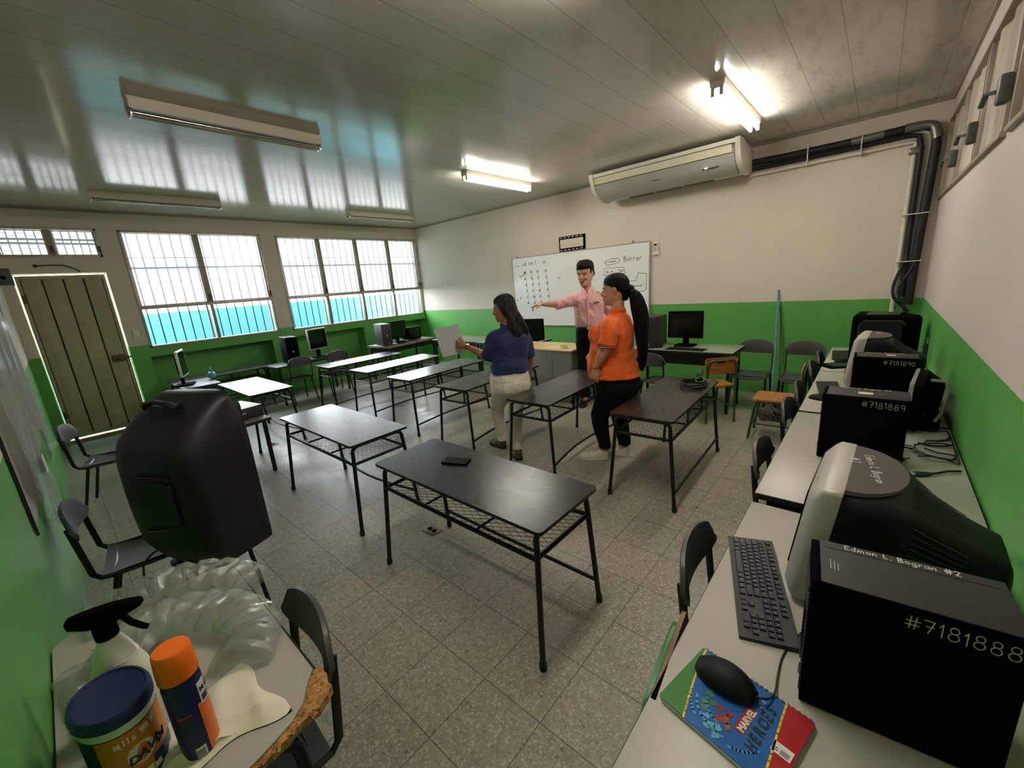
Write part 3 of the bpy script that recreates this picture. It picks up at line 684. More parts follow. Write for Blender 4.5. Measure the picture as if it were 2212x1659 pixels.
dA = desk('student_desk', 'black student desk with a coiled charger cable on it, right of the woman in orange', (-1.18, 3.20, 0), -88, GD, 0)
dB = desk('student_desk', 'black student desk between the woman in white trousers and the woman in orange', (-2.145, 3.13, 0), -88, GD, .07)
for x, y, rz, lab in ((-3.16, 3.16, -88, 'black student desk just left of the woman in white trousers, half hidden by her'),
                      (-4.10, 3.18, -89, 'black student desk with shining near end, second left of the woman in white trousers'),
                      (-5.08, 3.22, -89, 'student desk with mostly white shining top, third left of the woman in white trousers'),
                      (-6.02, 3.16, -90, 'darkest far student desk of the row, closest to the window side tables'),
                      (-3.16, 1.39, 0, 'black student desk behind and left of the nearest one, with streaky glare on top'),
                      (-5.66, 1.54, 0, 'white shining student desk behind the black loudspeaker')):
    dup(dB, (x, y, 0), rz, lab, GD)
dup(dB, (-7.53, 1.64, -.03), 90, 'dark student desk pushed into the wall recess below the left window', GD)
# the low desk with a computer under the far left desk
# ================================================================ TABLES
def table(label, loc, L, W, h, top='laminate', edge='edge_black', rz=0, apron=.09, group=None, name='computer_table', rear=True, th=.026):
    t = thing(name, label, 'table', loc, rz, group)
    raw('table_top', MB().box(-L/2+.002, L/2-.002, -W/2+.002, W/2-.002, h-.004, h, .0015), top, t)
    raw('top_edging', MB().prism(rrect(-L/2, L/2, -W/2, W/2, .012), h-th, h-.003), edge, t)
    if apron:
        f = MB().box(-L/2+.04, L/2-.04, -W/2+.045, -W/2+.06, h-th-apron, h-th).box(-L/2+.04, L/2-.04, W/2-.06, W/2-.045, h-th-apron, h-th)
        f.box(-L/2+.035, -L/2+.055, -W/2+.05, W/2-.05, h-th-apron, h-th).box(L/2-.055, L/2-.035, -W/2+.05, W/2-.05, h-th-apron, h-th)
        raw('apron', f, 'black_metal', t)
    for sx in (-1, 1):
        for sy_ in (-1, 1):
            raw('leg', MB().box(sx*(L/2-.05)-.016, sx*(L/2-.05)+.016, sy_*(W/2-.055)-.016, sy_*(W/2-.055)+.016, 0, h-th, .004), 'black_metal', t)
    return t
GT = 'grey computer tables along the right wall'
for yc, h, lab in ((1.115, .72, 'nearest grey computer table on the right, under the notebook and the computer marked 7181888'),
                   (2.355, .738, 'grey computer table second from the camera on the right, under the computer marked 7181889'),
                   (3.59, .735, 'grey computer table third from the camera on the right, under the computer marked 7181890'),
                   (4.80, .735, 'farthest grey computer table on the right, under the big black monitor')):
    table(lab, (.033, yc, 0), 1.195, .655, h, rz=90, group=GT)
table('pale grey table at the front wall under a black tower and switched off monitor', (-1.72, 5.13, 0), 1.22, .56, .72, 'laminate_w', apron=.14, group='tables at the front wall')
table('pale green grey table in the front corner behind the held paper', (-5.76, 5.20, 0), 1.26, .66, .70, 'laminate_w', group='tables at the front wall')
table('pale green grey table at the front wall left of the wood topped desk', (-4.555, 5.17, 0), 1.14, .66, .70, 'laminate_w', group='tables at the front wall')
table('dull table by the window wall with a worn wooden front edge and two black computers', (-7.07, 4.68, 0), 1.22, .66, .68, 'steel_grey', 'wood_dull', rz=96, group='tables along the window wall', th=.035)
table('dark table by the window wall under the tower and the silver framed monitor', (-7.27, 2.86, 0), 1.24, .52, .64, 'pc_dark', rz=95, apron=0, group='tables along the window wall')
# near left table with broken corner
t = thing('worktable', 'grey table at bottom left with a broken chipboard corner and cleaning products', 'table', (0, 0, 0))
NT = .72; pl = [(-1.72, -.17), (-1.69, -.195), (-.855, -.195), (-.865, .03), (-.88, .10), (-.90, .165), (-.925, .20), (-.965, .225), (-1.0, .255), (-1.63, .258), (-1.70, .24), (-1.72, .2)]
raw('table_top', MB().prism(pl, NT-.004, NT), 'laminate', t)
raw('top_edging', MB().prism([(-1.722, -.17), (-1.69, -.197), (-.853, -.197), (-.863, .03), (-.885, .10), (-.915, .16), (-.98, .24), (-1.0, .262), (-1.63, .262), (-1.705, .242), (-1.722, .2)], NT-.024, NT-.0042), 'edge_black', t)
b = MB(); rd = random.Random(5)
rings = []
base_poly = [(-1.01, .262), (-.965, .268), (-.915, .262), (-.888, .225), (-.884, .168), (-.872, .10), (-.858, .03), (-.850, -.05), (-.872, -.05), (-.882, .04), (-.90, .11), (-.925, .16), (-.955, .19), (-.99, .225), (-1.0, .250)]
base_poly = base_poly[:10]+[(-.92, .03), (-.93, .11), (-.98, .15), (-1.03, .20)]
pp = [(x+rd.uniform(-.003, .003), y+rd.uniform(-.003, .003)) for x, y in base_poly]
sub = []
for i in range(len(pp)):
    a, c = pp[i], pp[(i+1) % len(pp)]
    for k in range(5): f = k/5; sub.append((a[0]+(c[0]-a[0])*f+rd.uniform(-.0035, .0035), a[1]+(c[1]-a[1])*f+rd.uniform(-.0035, .0035)))
b.prism(sub, NT-.028, NT-.006)
for k in range(90):
    f = rd.random(); q = rd.choice([((-1.0, .25), (-.9, .24)), ((-.95, .22), (-.88, .2)), ((-.91, .19), (-.88, .15)), ((-.875, .12), (-.86, .03))])
    x = q[0][0]+(q[1][0]-q[0][0])*f+rd.uniform(-.006, .006); y = q[0][1]+(q[1][1]-q[0][1])*f+rd.uniform(-.008, .008)
    b.at((x, y, NT-.007), rx=rd.uniform(-25, 25), ry=rd.uniform(-25, 25), rz=rd.uniform(0, 180)).box(-.006, .006, -.003, .003, -.0018, .0022)
b.at()
raw('broken_corner', b, 'chip', t, 0)
raw('frame_tube', MB().tube([(-.99, -.16, 0), (-.97, -.16, .62), (-.955, -.13, .675), (-.95, 0, .68), (-.95, .10, .675), (-.945, .17, .60), (-.90, .22, 0)], .014, 10, ref=(1, 0, 0)), 'black_metal', t)
raw('frame_tube', MB().tube([(-1.66, -.16, 0), (-1.64, -.16, .62), (-1.62, 0, .68), (-1.64, .18, .62), (-1.66, .22, 0)], .014, 10, ref=(1, 0, 0)), 'black_metal', t)
raw('tray', MB().box(-1.60, -.97, -.15, .15, .60, .604).tube([(-1.63, .19, .61), (-.95, .17, .61)], .010, 8), 'black_metal', t)
# teacher's desk
t = thing('teacher_desk', 'grey metal front desk with pale wooden top between the two women', 'desk', (0, 0, 0))
raw('desk_top', MB().prism(rrect(-3.98, -2.90, 4.40, 4.98, .03), .722, .74), 'wood_pale', t, 30)
M['steel_panel'] = mat('scuffed grey steel panel', C(140, 141, 136), .42, .15, var=.12, vscale=5)
raw('front_panel', MB().box(-3.96, -2.93, 4.43, 4.445, .06, .722, .003), 'steel_panel', t)
raw('side_panel', MB().box(-2.945, -2.93, 4.445, 4.95, .06, .722), 'steel_grey', t); raw('side_panel', MB().box(-3.96, -3.945, 4.445, 4.95, .06, .722), 'steel_grey', t)
raw('dent_mark', MB().ribbon([(-3.23, 4.4295, .62), (-3.225, 4.4295, .52), (-3.235, 4.4295, .44), (-3.22, 4.4295, .30)], .006, .0004), 'black_ink', t)
for x in (-3.94, -2.95):
    for y in (4.45, 4.93): raw('leg', MB().box(x-.012, x+.012, y-.012, y+.012, 0, .72), 'black_metal', t)
t = thing('tape_roll', 'roll of cream tape on the pale wooden desk top', 'tape', (-3.10, 4.53, .74))
raw('roll', MB().rings([[(r*math.cos(2*math.pi*j/24), r*math.sin(2*math.pi*j/24), z) for j in range(24)] for r, z in ((.055, 0), (.055, .05), (.038, .05), (.038, 0))], cap=False, close=True), 'ac_cream', t)
setp(raw('paper_sheet', MB().at((-3.3, 4.60, .7412), rz=20).box(-.11, .11, -.05, .05, 0, .0012), 'white_paint'), 'small white paper lying beside the tape roll', 'paper')
setp(raw('leather_case', MB().box(-3.33, -3.10, 5.22, 5.30, .50, .86, .03), 'brown_case'), 'brown case standing on a stool below the whiteboard', 'case')
t = thing('stool', 'plain dark stool under the brown case, hidden behind the wooden desk', 'stool', (-3.21, 5.26, 0)); raw('seat', MB().box(-.16, .16, -.14, .14, .47, .50, .005), 'wood_dull', t)
for sx in (-1, 1):
    for sy_ in (-1, 1): raw('leg', MB().box(sx*.13-.012, sx*.13+.012, sy_*.11-.012, sy_*.11+.012, 0, .47), 'wood_dull', t)

# ================================================================ CHAIRS
def plastic_chair(label, loc, rz, group, child=1.0):
    t = thing('school_chair', label, 'chair', loc, rz, group); s = child
    seat = MB()
    rows = []
    for k in range(9):
        v = k/8; y = -.17+.37*v; z = .425-.018*math.sin(math.pi*v)-(.02*(v-.8)/.2 if v > .8 else 0)
        w = .19-.012*(1-v)-(.05*((v-.85)/.15)**2 if v > .85 else 0)
        rows.append((y, z, w))
    seat.rings([[(-w, y, z), (-w*.6, y, z-.012), (0, y, z-.016), (w*.6, y, z-.012), (w, y, z), (w, y, z-.012), (w*.6, y, z-.026), (0, y, z-.03), (-w*.6, y, z-.026), (-w, y, z-.012)] for y, z, w in rows])
    raw('seat', seat, 'plastic_grey', t, 60)
    br = MB(); n = 12; rr = []
    for k in range(n+1):
        u = -1+2*k/n; x = .19*u; top = .775-.055*abs(u)**2.4; y = -.235+.035*u*u
        bot = .615+.012*abs(u)**2
        if abs(u) == 1: top -= .03; bot += .02
        th = .009
        rr.append([(x, y-th*.5, bot), (x, y-.012, (top+bot)/2), (x, y-.02, top-.012), (x, y-.016, top), (x, y-.004, top), (x, y+.0, top-.014), (x, y+.010, (top+bot)/2), (x, y+th, bot)])
    br.rings(rr); raw('backrest', br, 'plastic_grey', t, 60)
    for sgn in (-1, 1):
        x = sgn*.172
        raw('back_support', MB().tube([(x, .1, .405), (x, -.12, .405), (x, -.17, .412), (x, -.195, .44), (x, -.212, .60), (x, -.222, .70)], [(.006, .013)]*6, 8, ref=(1, 0, 0)), 'black_metal', t)
        raw('leg', MB().tube([(x, .14, .40), (x*1.08, .20, .01)], .0115, 8), 'black_metal', t); raw('leg', MB().tube([(x, -.12, .40), (x*1.08, -.22, .01)], .0115, 8), 'black_metal', t)
    for yy in (.13, -.13): raw('crossbar', MB().tube([(-.172, yy, .398), (.172, yy, .398)], .009, 6), 'black_metal', t)
    return t
GC = 'grey plastic school chairs'
c0 = plastic_chair('grey plastic chair against the near left green wall beside the loudspeaker', (-2.84, .105, 0), -8, GC)
for x, y, rz, lab in ((-5.02, .14, -14, 'grey plastic chair at the foot of the metal door'),
                      (-1.20, .10, 176, 'grey plastic chair pulled up to the right side of the broken corner table'),
                      (-.155, 1.30, -86, 'grey plastic chair tucked under the nearest right table beside the keyboard'),
                      (-.14, 2.27, -90, 'grey plastic chair tucked under the second right table'),
                      (-.14, 3.08, -92, 'grey plastic chair tucked in at the near half of the third right table'),
                      (-.14, 3.58, -88, 'grey plastic chair tucked in at the far half of the third right table'),
                      (-.14, 4.40, -90, 'sliver of grey plastic chair at the near half of the farthest right table'),
                      (-.13, 4.92, -90, 'sliver of grey plastic chair at the far half of the farthest right table'),
                      (-1.80, 4.62, -14, 'grey plastic chair pushed under the table with the monitor at the front wall'),
                      (-1.01, 5.30, 180, 'grey plastic chair against the green front wall, left of the leaning pole'),
                      (-.53, 5.28, 180, 'grey plastic chair against the green front wall, right of the leaning pole'),
                      (-7.04, 2.56, 92, 'dark plastic chair under the table with the silver framed monitor, nearer one'),
                      (-6.98, 3.16, 90, 'dark plastic chair under the table with the silver framed monitor, farther one')):
    dup(c0, (x, y, 0), rz, lab, GC)
def wood_chair(label, loc, rz, group, sc=1.0, tube='green_tube', wood='wood_orange'):
    t = thing('wooden_chair', label, 'chair', loc, rz, group)
    raw('seat', MB().prism(rrect(-.17, .17, -.15, .19, .03), .392, .408), 'wood_orange', t, 30)
    # back panel with hand hole
    m = MB().at((0, -.175, 0), rx=0)
    out = rrect(-.17, .17, .545, .72, .03, 4); inn = rrect(-.055, .055, .655, .685, .0149, 4)
    n = len(out); f_, b_ = -.006, .006
    vo = [[m._v((x, y, z)) for x, z in out] for y in (f_, b_)]; vi = [[m._v((x, y, z)) for x, z in inn] for y in (f_, b_)]
    for j in range(n):
        k = (j+1) % n
        m.bm.faces.new((vo[0][j], vo[0][k], vi[0][k], vi[0][j])); m.bm.faces.new((vo[1][j], vi[1][j], vi[1][k], vo[1][k]))
        m.bm.faces.new((vo[0][j], vo[1][j], vo[1][k], vo[0][k])); m.bm.faces.new((vi[0][j], vi[0][k], vi[1][k], vi[1][j]))
    raw('backrest', m, wood, t, 30)
    pts = [(-.15, -.20, .01), (-.15, -.19, .42), (-.15, -.19, .60)]+[(-.15+.05*(1-math.cos(R_(a))), -.19, .64+.05*math.sin(R_(a))) for a in (0, 30, 60, 90)]
    raw('back_frame', MB().tube(pts+[(-p[0], p[1], p[2]) for p in pts[::-1]], .012, 10, ref=(0, 1, 0)), tube, t)
    for sgn in (-1, 1):
        x = sgn*.15; a = [(x, .21, .01), (x, .17, .33), (x, .155, .37), (x, .12, .385), (x, -.12, .385), (x, -.185, .38)]
        raw('side_frame', MB().tube(a, .012, 10, ref=(1, 0, 0)).tube([(x, .19, .16), (x, -.19, .16)], .008, 8), tube, t)
    raw('crossbar', MB().tube([(-.15, .195, .14), (.15, .195, .14)], .008, 8), tube, t)
    return t
GW = 'wooden chairs with green tube frames'
w0 = wood_chair('wooden chair with green frame and hand hole behind the desk with the coiled cable', (-1.27, 4.72, 0), 42, GW)
dup(w0, (-.60, 4.42, 0), 92, 'orange wooden chair with green legs before the mop, beside the right tables', GW)
dup(w0, (-2.26, 4.60, 0), -160, 'wooden chair with green frame half hidden behind the woman in orange', GW)
wood_chair('wooden chair with bright green frame pushed against the nearest right table, bottom centre', (-.125, .86, 0), -84, GW, tube='green_gloss', wood='wood_edge')

# ================================================================ COMPUTERS
def tower(label, loc, rz, dims=(.29, .155, .31), group=None, side='pc_black', topm='pc_top', disc=True, tilt=0):
    D, W, Hh = dims; t = thing('computer_tower', label, 'computer', loc, rz, group)
    raw('case', MB().box(.012, D, 0, W, .004, Hh, .003), side, t)
    raw('top_cover', MB().box(.012, D, .001, W-.001, Hh, Hh+.0025, .001).box(.02, D-.01, W*.82, W*.822, Hh+.002, Hh+.0032), topm, t)
    raw('front_panel', MB().box(-.002, .012, .0005, W-.0005, .005, Hh-.0005, .002), 'pc_dark' if side != 'pc_black' else 'pc_black', t)
    for z in (.90, .80, .70, .19): raw('drive_slot', MB().box(-.0055, -.003, .015, W-.015, Hh*z-.001, Hh*z+.001), 'speaker_dark', t, 0)
    if disc: raw('power_button', MB().cyl((-.009, W/2, Hh*.47), .014, .006, 16, axis='X'), 'silver_light', t)
    raw('port_panel', MB().box(-.006, -.003, W*.3, W*.38, .03, .06), 'silver_light', t)
    return t
PT = 'black desktop computers on the right tables'
tw = tower('big black computer marked 7181888 on the nearest right table', (-.036, .885, .72), 6, group=PT, disc=False)
def write_on(t, num, name=True, seed=1):
    w = MB(); stroke_text(w, num, (.135, -.0005, .268), (1, 0, -.02), (0, 0, 1), .027, .0016, (0, -1, 0), .05, seed)
    raw('number_writing', w, 'grey_ink', t, 0)
    if name:
        w = MB(); stroke_text(w, 'Edmon L. Bogran #2', (.055, .135, .313), (1, 0, 0), (0, 1, 0), .0160, .0018, (0, 0, 1), .04, seed+3)
        raw('name_writing', w, 'white_ink', t, 0)
write_on(tw, '#7181888')
lb = MB()
for k in range(3): lb.box(.028+k*.006, .030+k*.006, .05, .085-k*.006, .313, .3133)
raw('small_print', lb, 'silver', tw, 0)
vt = MB()
for k in range(26): vt.box(-.0052, -.003, .004, .012, .03+k*.0095, .034+k*.0095)
raw('vent_slots', vt, 'speaker_dark', tw, 0)
t2 = tower('black computer marked 7181889 on the second right table', (-.135, 2.262, .738), 0, group=PT, disc=False)
write_on(t2, '#7181889', True, 5); raw('sticker', MB().box(.12, .17, .05, .085, .312, .3135), 'ac_cream', t2)
t3 = tower('black computer marked 7181890 on the third right table', (-.062, 3.24, .735), 1, group=PT, disc=False)
write_on(t3, '#7181890', True, 9); raw('sticker', MB().box(.15, .19, .06, .09, .312, .3135), 'ac_cream', t3)
def crt(label, loc, rz=0, group=None, width=.40, hh=.37, silver=True, name=None):
    t = thing('tube_monitor', label, 'monitor', loc, rz, group); a = width/2; lean = .045
    def ring(x, ya, yb, z0, z1, r, n=4): return [(x+lean*(z/hh)*(1 if x < .2 else 0), y, z) for y, z in rrect(ya, yb, z0, z1, r, n)]
    body = MB().rings([ring(-.018, -a+.03, a-.03, .03, hh-.03, .03), ring(.0, -a+.006, a-.006, .008, hh-.008, .03), ring(.014, -a, a, .0, hh, .016), ring(.050, -a+.004, a-.004, .004, hh-.001, .014)])
    raw('front_bezel', body, 'silver_light' if silver else 'pc_black', t, 50)
    raw('screen', MB().rings([ring(-.0225, -a+.05, a-.05, .075, hh-.045, .02), ring(-.010, -a+.045, a-.045, .07, hh-.04, .02)]), 'screen', t)
    raw('control_strip', MB().rings([ring(-.022, -.09, .09, .022, .052, .012), ring(-.012, -.095, .095, .018, .056, .012)]), 'silver' if silver else 'pc_dark', t)
    bk = MB()
    secs = [(.048, a-.004, .004, hh-.012), (.10, a-.004, .004, hh-.014), (.15, a-.008, .004, hh-.02), (.20, a-.045, .006, hh-.045), (.245, a-.07, .010, hh-.08), (.30, a-.085, .015, hh-.11), (.375, a-.095, .02, hh-.14), (.385, a-.11, .03, hh-.16)]
    bk.rings([[(x+(lean*(z/hh) if x < .18 else lean*(z/hh)*.6), y, z) for y, z in rrect(-w_, w_, z0, z1, .035, 4)] for x, w_, z0, z1 in secs])
    raw('rear_shell', bk, 'crt_back', t, 50)
    # oval cap on top
    cap = MB(); pts = []
    for k in range(21):
        th = R_(-90+180*k/20); pts.append((.05+.118*math.cos(th), (a-.022)*math.sin(th)))
    lo = [(x+lean, y, hh-.012) for x, y in pts]; hi = [(x+lean, y*.985, hh-.001-.06*max(0, (x-.05))**1.2) for x, y in pts]
    cap.rings([lo, hi]); raw('top_cap', cap, 'crt_cap', t, 40)
    rib = MB()
    for k in range(11):
        f = .30+.62*k/10
        for sg in (-1, 1):
            rib.tube([(x+lean*.5*(1 if x < .18 else 1), sg*(w_+.0005), z0+(z1-z0)*f) for x, w_, z0, z1 in secs[3:6]], .0016, 4)
    for k in range(9):
        u = -.8+1.6*k/8
        rib.tube([(x+lean*.62, (w_-.02)*u, z1+.0005) for x, w_, z0, z1 in secs[3:6]], .0016, 4)
    raw('vent_ribs', rib, 'pc_dark', t, 0)
    raw('swivel_base', MB().lathe([(.10, -.0), (.11, .006), (.10, .014), (.05, .02)], 24).at(), 'pc_black', t).location = (.14, 0, -.012)
    return t
cr1 = crt('large silver fronted tube monitor with white name writing on top, on the nearest right table', (-.098, 1.385, .732), -2, 'silver tube monitors', .385, .352)
w = MB(); stroke_text(w, 'Edmon L. Bogran', (.118, .095, .3525), (.18, -1, 0), (1, .18, 0), .021, .0016, (0, 0, 1), .05, 4)
stroke_text(w, '#2', (.085, .055, .3535), (.18, -1, 0), (1, .18, 0), .025, .0017, (0, 0, 1), .05, 4); raw('name_writing', w, 'white_ink', cr1, 0)
cr2 = crt('smaller looking silver fronted tube monitor behind the computer marked 7181890', (-.098, 3.86, .747), -3, 'silver tube monitors', .385, .352)
w = MB(); stroke_text(w, 'Ed', (.13, .08, .3535), (-.22, -1, 0), (1, -.22, 0), .03, .003, (0, 0, 1), .05, 4); raw('name_writing', w, 'white_ink', cr2, 0)
# big black tube television style monitor at the far end
t = thing('tube_monitor', 'big black tube monitor with a rounded side recess in the far right corner', 'monitor', (-.12, 4.93, .735), -4, 'black tube monitors')
raw('shell', MB().rings([[(x, y, z) for y, z in rrect(-a_, a_, .0, h_, .03)] for x, a_, h_ in ((0, .19, .39), (.02, .20, .40), (.06, .20, .40), (.30, .19, .395), (.42, .15, .37), (.44, .14, .35))]), 'pc_black', t, 40)
raw('side_panel', MB().prism([(x, z) for x, z in rrect(.05, .33, .03, .355, .05)], -.206, -.195, 'Y').at(), 'crt_back', t, 40)
raw('side_rim', MB().tube([(.045, -.204, .04), (.05, -.206, .32), (.08, -.206, .355), (.32, -.204, .355), (.345, -.202, .32)], .006, 6), 'pc_dark', t)
raw('top_vent', MB().box(.08, .30, -.12, .12, .396, .401, .002), 'pc_dark', t); raw('screen', MB().box(-.006, .004, -.165, .165, .05, .36, .003), 'screen', t)
def lcd(label, loc, rz=0, group=None, w_=.38, h_=.31, bez='pc_black', base=True, z0=.10, tilt=0, back='pc_black', sc='screen', thick=.03):
    t = thing('flat_monitor', label, 'monitor', loc, rz, group)
    raw('panel', MB().at((0, 0, z0), ry=tilt).box(0, thick, -w_/2, w_/2, 0, h_, min(.006, thick*.3)), bez, t)
    raw('screen', MB().at((0, 0, z0), ry=tilt).box(-.0012, .004, -w_/2+.018, w_/2-.018, .02, h_-.018), sc, t)
    raw('back_cover', MB().at((0, 0, z0), ry=tilt).box(thick-.002, .055, -w_/2+(.05 if thick > .02 else .004), w_/2-(.05 if thick > .02 else .004), .04 if thick > .02 else .006, h_-(.04 if thick > .02 else .006), .01), back, t)
    if base:
        raw('neck', MB().box(.035, .065, -.035, .035, .01, z0+.09, .005), 'pc_black', t)
        raw('foot', MB().prism(rrect(-.07, .13, -.12, .12, .04), 0, .014), 'pc_black', t)
    return t
lcd('thin black monitor with silver edge turned sideways between the computers marked 7181889 and 7181890', (.195, 3.0, .735), -6, 'monitors on the right tables', .42, .25, 'silver', True, .015, thick=.018)
t = thing('flat_monitor', 'black monitor with silver curved rim leaning on the right wall', 'monitor', (.275, 3.22, .72), 8, 'monitors on the right tables')
raw('panel', MB().at((0, 0, .02), ry=4).box(-.02, .02, -.16, .16, 0, .22, .008), 'pc_black', t)
raw('rim', MB().tube([(-.03, -.165, .25), (.03, -.17, .245), (.04, -.17, .20), (.03, -.175, .08), (-.0, -.20, .02), (-.06, -.24, .005)], [(.009, .005)]*6, 8), 'silver', t)
raw('screen', MB().at((0, 0, .02), ry=4).box(-.0215, -.018, -.145, .145, .015, .205), 'screen', t)
tower('black computer tower with silver button at the front wall, left of the switched off monitor', (-2.20, 4.93, .72), 90, (.42, .185, .38), 'towers at the walls', 'pc_dark').rotation_euler = (0, 0, R_(90))
for o in [o for o in bpy.data.objects if o.get('label', '').startswith('black computer tower with silver button at the front')]: o.location = (-2.02, 4.93, .72)
lcd('switched off black monitor on the pale table at the front wall', (-1.74, 5.20, .72), 90, 'monitors at the walls', .42, .33)
lcd('black monitor behind the woman in dark blue, on the front wall table', (-4.18, 5.20, .70), 100, 'monitors at the walls', .46, .34, base=True, z0=.02)
def win_tower(label, x, y, z, rz, dims, m): tower(label, (x, y, z), rz, dims, 'towers at the walls', m)
win_tower('shiny black tower on the dark table left of the silver framed monitor', -7.0, 2.66, .64, 172, (.42, .18, .43), 'pc_black')
win_tower('charcoal tower with silver button on the wooden edged table', -6.80, 4.28, .68, 166, (.44, .185, .40), 'pc_dark')
lcd('square monitor with silver frame on the dark table under the windows', (-7.30, 3.12, .64), 198, 'monitors at the walls', .40, .36, 'silver_light', True, .14)
lcd('black monitor behind the charcoal tower on the wooden edged table', (-7.1, 4.62, .68), 190, 'monitors at the walls', .44, .33, base=True, z0=.08)
t = thing('tube_monitor', 'dark bulky monitor at the far end of the wooden edged table', 'monitor', (-7.12, 5.02, .68), 186, 'black tube monitors')
raw('shell', MB().rings([[(x, y, z) for y, z in rrect(-a_, a_, .0, h_, .03)] for x, a_, h_ in ((0, .17, .24), (.05, .18, .25), (.2, .15, .22), (.3, .1, .18))]), 'pc_black', t, 40); raw('screen', MB().box(-.005, .004, -.14, .14, .03, .22, .003), 'screen', t)
lcd('white edged monitor seen from the side behind the loudspeaker', (-6.38, .98, .0), 250, 'monitors at the walls', .40, .34, 'white_paint', True, .12)
for o in [o for o in bpy.data.objects if o.get('label', '').startswith('white edged monitor')]: o.location = (-6.86, 1.12, .66)
table('low grey table beside the shining desk, under a black computer box', (-4.62, 1.02, 0), .62, .42, .56, 'steel_grey', rz=8, apron=0, group='side tables left', th=.03)
t = thing('computer_tower', 'black desktop computer lying flat on the low grey table behind the loudspeaker', 'computer', (-4.66, 1.05, .56), 10, 'towers at the walls')
raw('case', MB().box(-.2, .2, -.19, .17, .0, .11, .004), 'pc_black', t); raw('top_cover', MB().box(-.2, .2, -.19, .17, .11, .113), 'silver_light', t); raw('front_panel', MB().box(.2, .21, -.18, .16, .005, .105, .004), 'pc_dark', t); raw('logo', MB().box(.21, .2115, -.03, .01, .06, .075), 'silver_light', t)
setp(raw('plastic_bag', MB().at((-6.98, 1.42, .66)).ball((0, 0, .05), (.06, .05, .05)).tube([(-.03, 0, .08), (-.04, 0, .13), (-.01, 0, .14), (-.0, 0, .09)], .008, 6).tube([(.03, 0, .08), (.02, 0, .16), (.04, 0, .15), (.05, 0, .09)], .009, 6), 'cyan_bag'), 'small light blue plastic bag just above the loudspeaker', 'bag')
table('dark low table behind the white edged monitor in the left corner', (-6.86, 1.20, 0), .7, .42, .655, 'pc_dark', rz=0, apron=0, group='side tables left')
# keyboards
def keyboard(label, loc, rz, group, detail=False):
    t = thing('keyboard', label, 'keyboard', loc, rz, group)
    raw('case', MB().rings([[(x, y, z) for x, z in [(-.064, 0), (.064, 0), (.066, .014), (-.066, .008)]] for y in (-.222, .222)]), 'kb', t)
    U = .0187; rows = [(0, [(0, 1), (1.6, 1), (2.6, 1), (3.6, 1), (4.6, 1), (6, 1), (7, 1), (8, 1), (9, 1), (10.4, 1), (11.4, 1), (12.4, 1), (13.4, 1), (15.1, 1), (16.1, 1), (17.1, 1)]),
        (1.25, [(k, 1) for k in range(13)]+[(13, 1.8), (15.1, 1), (16.1, 1), (17.1, 1), (18.4, 1), (19.4, 1), (20.4, 1), (21.4, 1)]),
        (2.25, [(0, 1.5)]+[(1.5+k, 1) for k in range(12)]+[(13.5, 1.3), (15.1, 1), (16.1, 1), (17.1, 1), (18.4, 1), (19.4, 1), (20.4, 1), (21.4, 1)]),
        (3.25, [(0, 1.8)]+[(1.8+k, 1) for k in range(11)]+[(12.8, 2), (18.4, 1), (19.4, 1), (20.4, 1)]),
        (4.25, [(0, 2.3)]+[(2.3+k, 1) for k in range(10)]+[(12.3, 2.5), (16.1, 1), (18.4, 1), (19.4, 1), (20.4, 1), (21.4, 1)]),
        (5.25, [(0, 1.4), (1.4, 1.2), (2.6, 1.2), (3.8, 6), (9.8, 1.2), (11, 1.2), (12.2, 1.2), (13.4, 1.4), (15.1, 1), (16.1, 1), (17.1, 1), (18.4, 2), (20.4, 1)])]
    allk = [(r, c, w_) for r, cs in rows for c, w_ in cs]
    meshes = {}; rest = MB(); cnt = 0
    for r, c, w_ in allk:
        y = .210-(c+w_/2)*U; x = .052-(r+.5)*.0187; x = -.050+(5.6-r)*.0178 if True else x
        z = .0105+(x+.064)/.128*.006
        if detail and cnt < 99:
            if w_ not in meshes:
                o = raw('key', MB().rings([[(-.0078, -w_*U/2+.0012, 0), (.0078, -w_*U/2+.0012, 0), (.0078, w_*U/2-.0012, 0), (-.0078, w_*U/2-.0012, 0)], [(-.0062, -w_*U/2+.003, .0045), (.0062, -w_*U/2+.003, .0045), (.0062, w_*U/2-.003, .0045), (-.0062, w_*U/2-.003, .0045)]]), 'key', t, 0); meshes[w_] = o
            else:
                o = meshes[w_].copy(); COL.objects.link(o); o.parent = t
            o.location = (x, y, z-.003)
        else: rest.box(x-.0072, x+.0072, y-w_*U/2+.002, y+w_*U/2-.002, z-.003, z+.002)
        cnt += 1
    o = raw('keys', rest, 'key', t, 0); o['kind'] = 'stuff' if detail else ''
    if not detail: del o['kind']
    if detail:
        lg = MB(); rd = random.Random(2)
        for r, c, w_ in allk:
            y = .210-(c+.35)*U; x = -.050+(5.6-r)*.0178; z = .0105+(x+.064)/.128*.006
            lg.box(x, x+.003, y-.0022, y, z+.0016, z+.0020)
        raw('key_print', lg, 'silver', t, 0)['kind'] = 'stuff'
    return t
def kb_loc(c0, c1): return ((c0[0]+c1[0])/2, (c0[1]+c1[1])/2)
keyboard('black keyboard lying on the nearest right table beside the silver tube monitor', (-.178, 1.215, .72), 197-180, 'black keyboards', True)
keyboard('black keyboard on the third right table left of the silver tube monitor', (-.185, 3.56, .735), 8, 'black keyboards')
keyboard('black keyboard on the farthest right table beside the big black monitor', (-.195, 4.92, .735), 3, 'black keyboards')
keyboard('black keyboard before the switched off monitor at the front wall', (-1.64, 4.95, .72), 88, 'black keyboards')
keyboard('black keyboard on the dark table before the silver framed monitor', (-7.06, 3.0, .64), 190, 'black keyboards')
